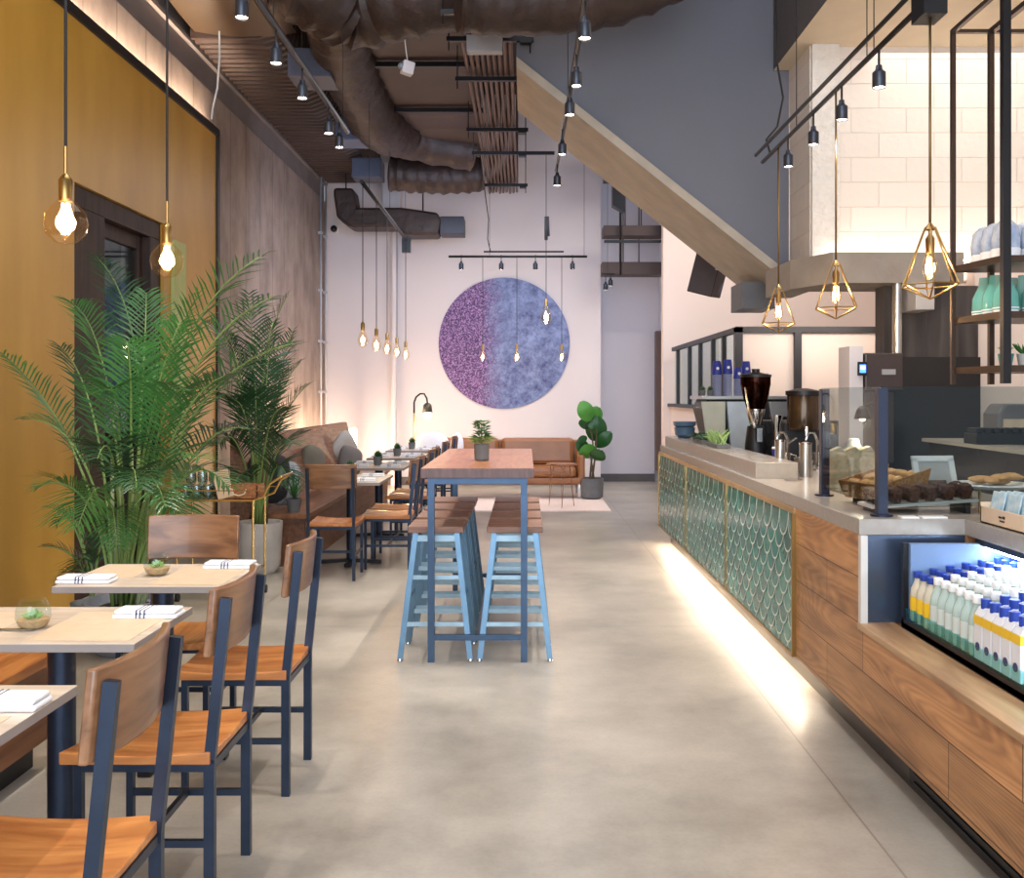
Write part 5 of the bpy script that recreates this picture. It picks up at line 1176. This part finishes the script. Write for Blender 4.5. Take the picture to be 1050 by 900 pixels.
for i in range(6):
    for j in range(2):
        if kk == 0: m0 = MB().lathe([(.022, 0), (.03, .025), (.036, .035), (.03, .055), (.012, .064), (.001, .065)], (0, 0, 0), 14).build('muffin', mmu); c = m0
        else: c = m0.copy(); COL.objects.link(c)
        kk += 1; x = -.16+i*.074; c.location = (1.66+x, 4.155+j*.08, CT+.036+(x+.2)/.45*.03)
        tag(c, 'dark chocolate muffin on the slanted serving board', 'muffin', 'muffins on the serving board')
pf = thing('picture_frame', 'white framed menu picture leaning behind the serving board', 'picture frame', (1.86, 4.38, CT), .12)
R_ = Rx(-.3)
f = MB()
for (cx, cz, sx_, sz_) in ((0, .22, .2, .025), (0, .0125, .2, .025), (-.0875, .116, .025, .21), (.0875, .116, .025, .21)): f.rbox(R_ @ Vector((cx, 0, cz)), (sx_, .014, sz_), R_)
f.build('frame', M_capw, pf); MB().rbox(R_ @ Vector((0, .004, .116)), (.15, .006, .19), R_).build('print', mat('pale_print', (190, 186, 184), .5), pf)
MB().rbox(R_ @ Vector((0, -.001, .09)), (.1, .004, .06), R_).build('print_picture', mat('brown_print', (110, 84, 70), .5, 0, .5, 40), pf)
ck = thing('cake_stand', 'white oval plate raised on brass legs beside the framed picture', 'cake stand', (2.02, 4.22, CT))
MB().lathe([(.01, .1), (.13, .1), (.16, .115), (.155, .12), (.12, .108), (.001, .108)], (0, 0, 0), 28).build('plate', M_capw, ck)
for k in range(4): a = k*PI/2+.6; MB().bar((.1*math.cos(a), .1*math.sin(a), 0), (.1*math.cos(a), .1*math.sin(a), .1), .008, .008).build('leg', M_brass, ck)
mc = mat('flat_cookie', (206, 158, 100), .7, 0, .2, 30, bump=.5)
for i in range(9):
    a = i*2.4; r = .03+.009*i
    if i == 0: c0 = MB().ball((0, 0, 0), .038, 1.3, .8, .35, 12, 6).build('flat_pastry', mc); c = c0
    else: c = c0.copy(); COL.objects.link(c)
    c.location = (2.02+r*math.cos(a), 4.22+r*math.sin(a), CT+.125+.012*(i % 3)); c.rotation_euler = (random.uniform(-.3, .3), 0, a)
    tag(c, 'flat golden pastry heaped on the white raised plate', 'pastry', 'flat pastries on the raised plate')
for i, (x, y) in enumerate(((1.86, 3.66), (1.90, 3.26))):
    t = thing('snack_crate', ('open pale wooden crate of blue snack packets at the worktop corner', 'second pale wooden crate nearer the camera along the worktop edge')[i], 'crate', (x, y, CT), -PI/2, 'snack crates')
    MB().box(-.18, .18, -.07, .07, 0, .006).box(-.18, .18, -.07, -.062, 0, .065).box(-.18, .18, .062, .07, 0, .11).box(-.18, -.172, -.07, .07, 0, .08).box(.172, .18, -.07, .07, 0, .08).build('crate_body', mat('birch_ply', (226, 200, 172), .6), t)
    MB().box(-.03, -.006, -.0715, -.07, .035, .042).box(0, .018, -.0715, -.07, .035, .045).box(-.022, .014, -.0715, -.07, .022, .028).build('mark', M_black, t)
    for k in range(12):
        c = MB().box(-.05, .05, -.004, .004, 0, .12).build('snack_packet', mat('blue_packet', (136, 190, 216), .35, 0, .4, 30, col2=(220, 232, 238)), None, .003) if k == 0 and i == 0 else pk0.copy()
        if k == 0 and i == 0: pk0 = c
        else: COL.objects.link(c)
        q = Rz(-PI/2) @ Vector((-.12+.12*(k % 3), -.045+.026*(k//3), .008)); c.location = Vector((x, y, CT))+q; c.rotation_euler = (-.22, 0, -PI/2)
        tag(c, 'pale blue snack packet standing in the %s wooden crate' % ('corner' if i == 0 else 'nearer'), 'snack', 'snack packets in the corner crate' if i == 0 else 'snack packets in the nearer crate')
for i, (x, w2) in enumerate(((1.56, .07), (1.66, .1))):
    tag(MB().box(x-w2/2, x+w2/2, 3.95, 4.0, CT+.0005, CT+.006).build('price_card', M_capw), ('small white card lying at the worktop edge below the guard post', 'wider white card lying at the worktop edge')[i], 'card', 'cards on the worktop edge')
# lamp and paper bags behind the side glass
ll = thing('table_lamp', 'small black gooseneck lamp glowing behind the side glass', 'lamp', (1.93, 5.3, CT))
MB().lathe([(.05, 0), (.05, .012), (.01, .02)], (0, 0, 0), 18).build('base', M_black, ll)
MB().tube([(0, 0, .01), (.01, 0, .3), (0, 0, .42), (-.05, 0, .46), (-.09, 0, .44)], .007, 8).build('gooseneck', M_black, ll)
MB().lathe([(.012, .02), (.03, .0), (.045, -.05)], (-.1, 0, .42), 16, close=False).build('lamp_shade', M_black, ll, solid=.002)
MB().ball((-.1, 0, .38), .02).build('bulb', M_fil, ll); pointl(ll, (-.1, 0, .35), 4, (1, .85, .6), .03)
tag(MB().lathe([(.045, 0), (.05, .01), (.05, .2), (.03, .24), (.03, .26)], (1.80, 5.35, CT), 18).build('ceramic_jar', M_capw), 'white ceramic jar beside the small glowing lamp', 'jar')
pbm = mat('crinkled_paper', (206, 190, 160), .8, 0, .25, 20, bump=1)
for i in range(3):
    tag(MB().prism([(-.05, 0), (.05, 0), (.045, .2), (.02, .23), (-.03, .21)], -.03, .03).build('paper_bag', pbm), ('crinkled paper bag of beans behind the side glass, nearest the post', 'middle crinkled paper bag behind the side glass', 'crinkled paper bag next to the white jar')[i], 'bag', 'paper bags behind the glass').location = (1.62+i*.09, 5.1+i*.04, CT)
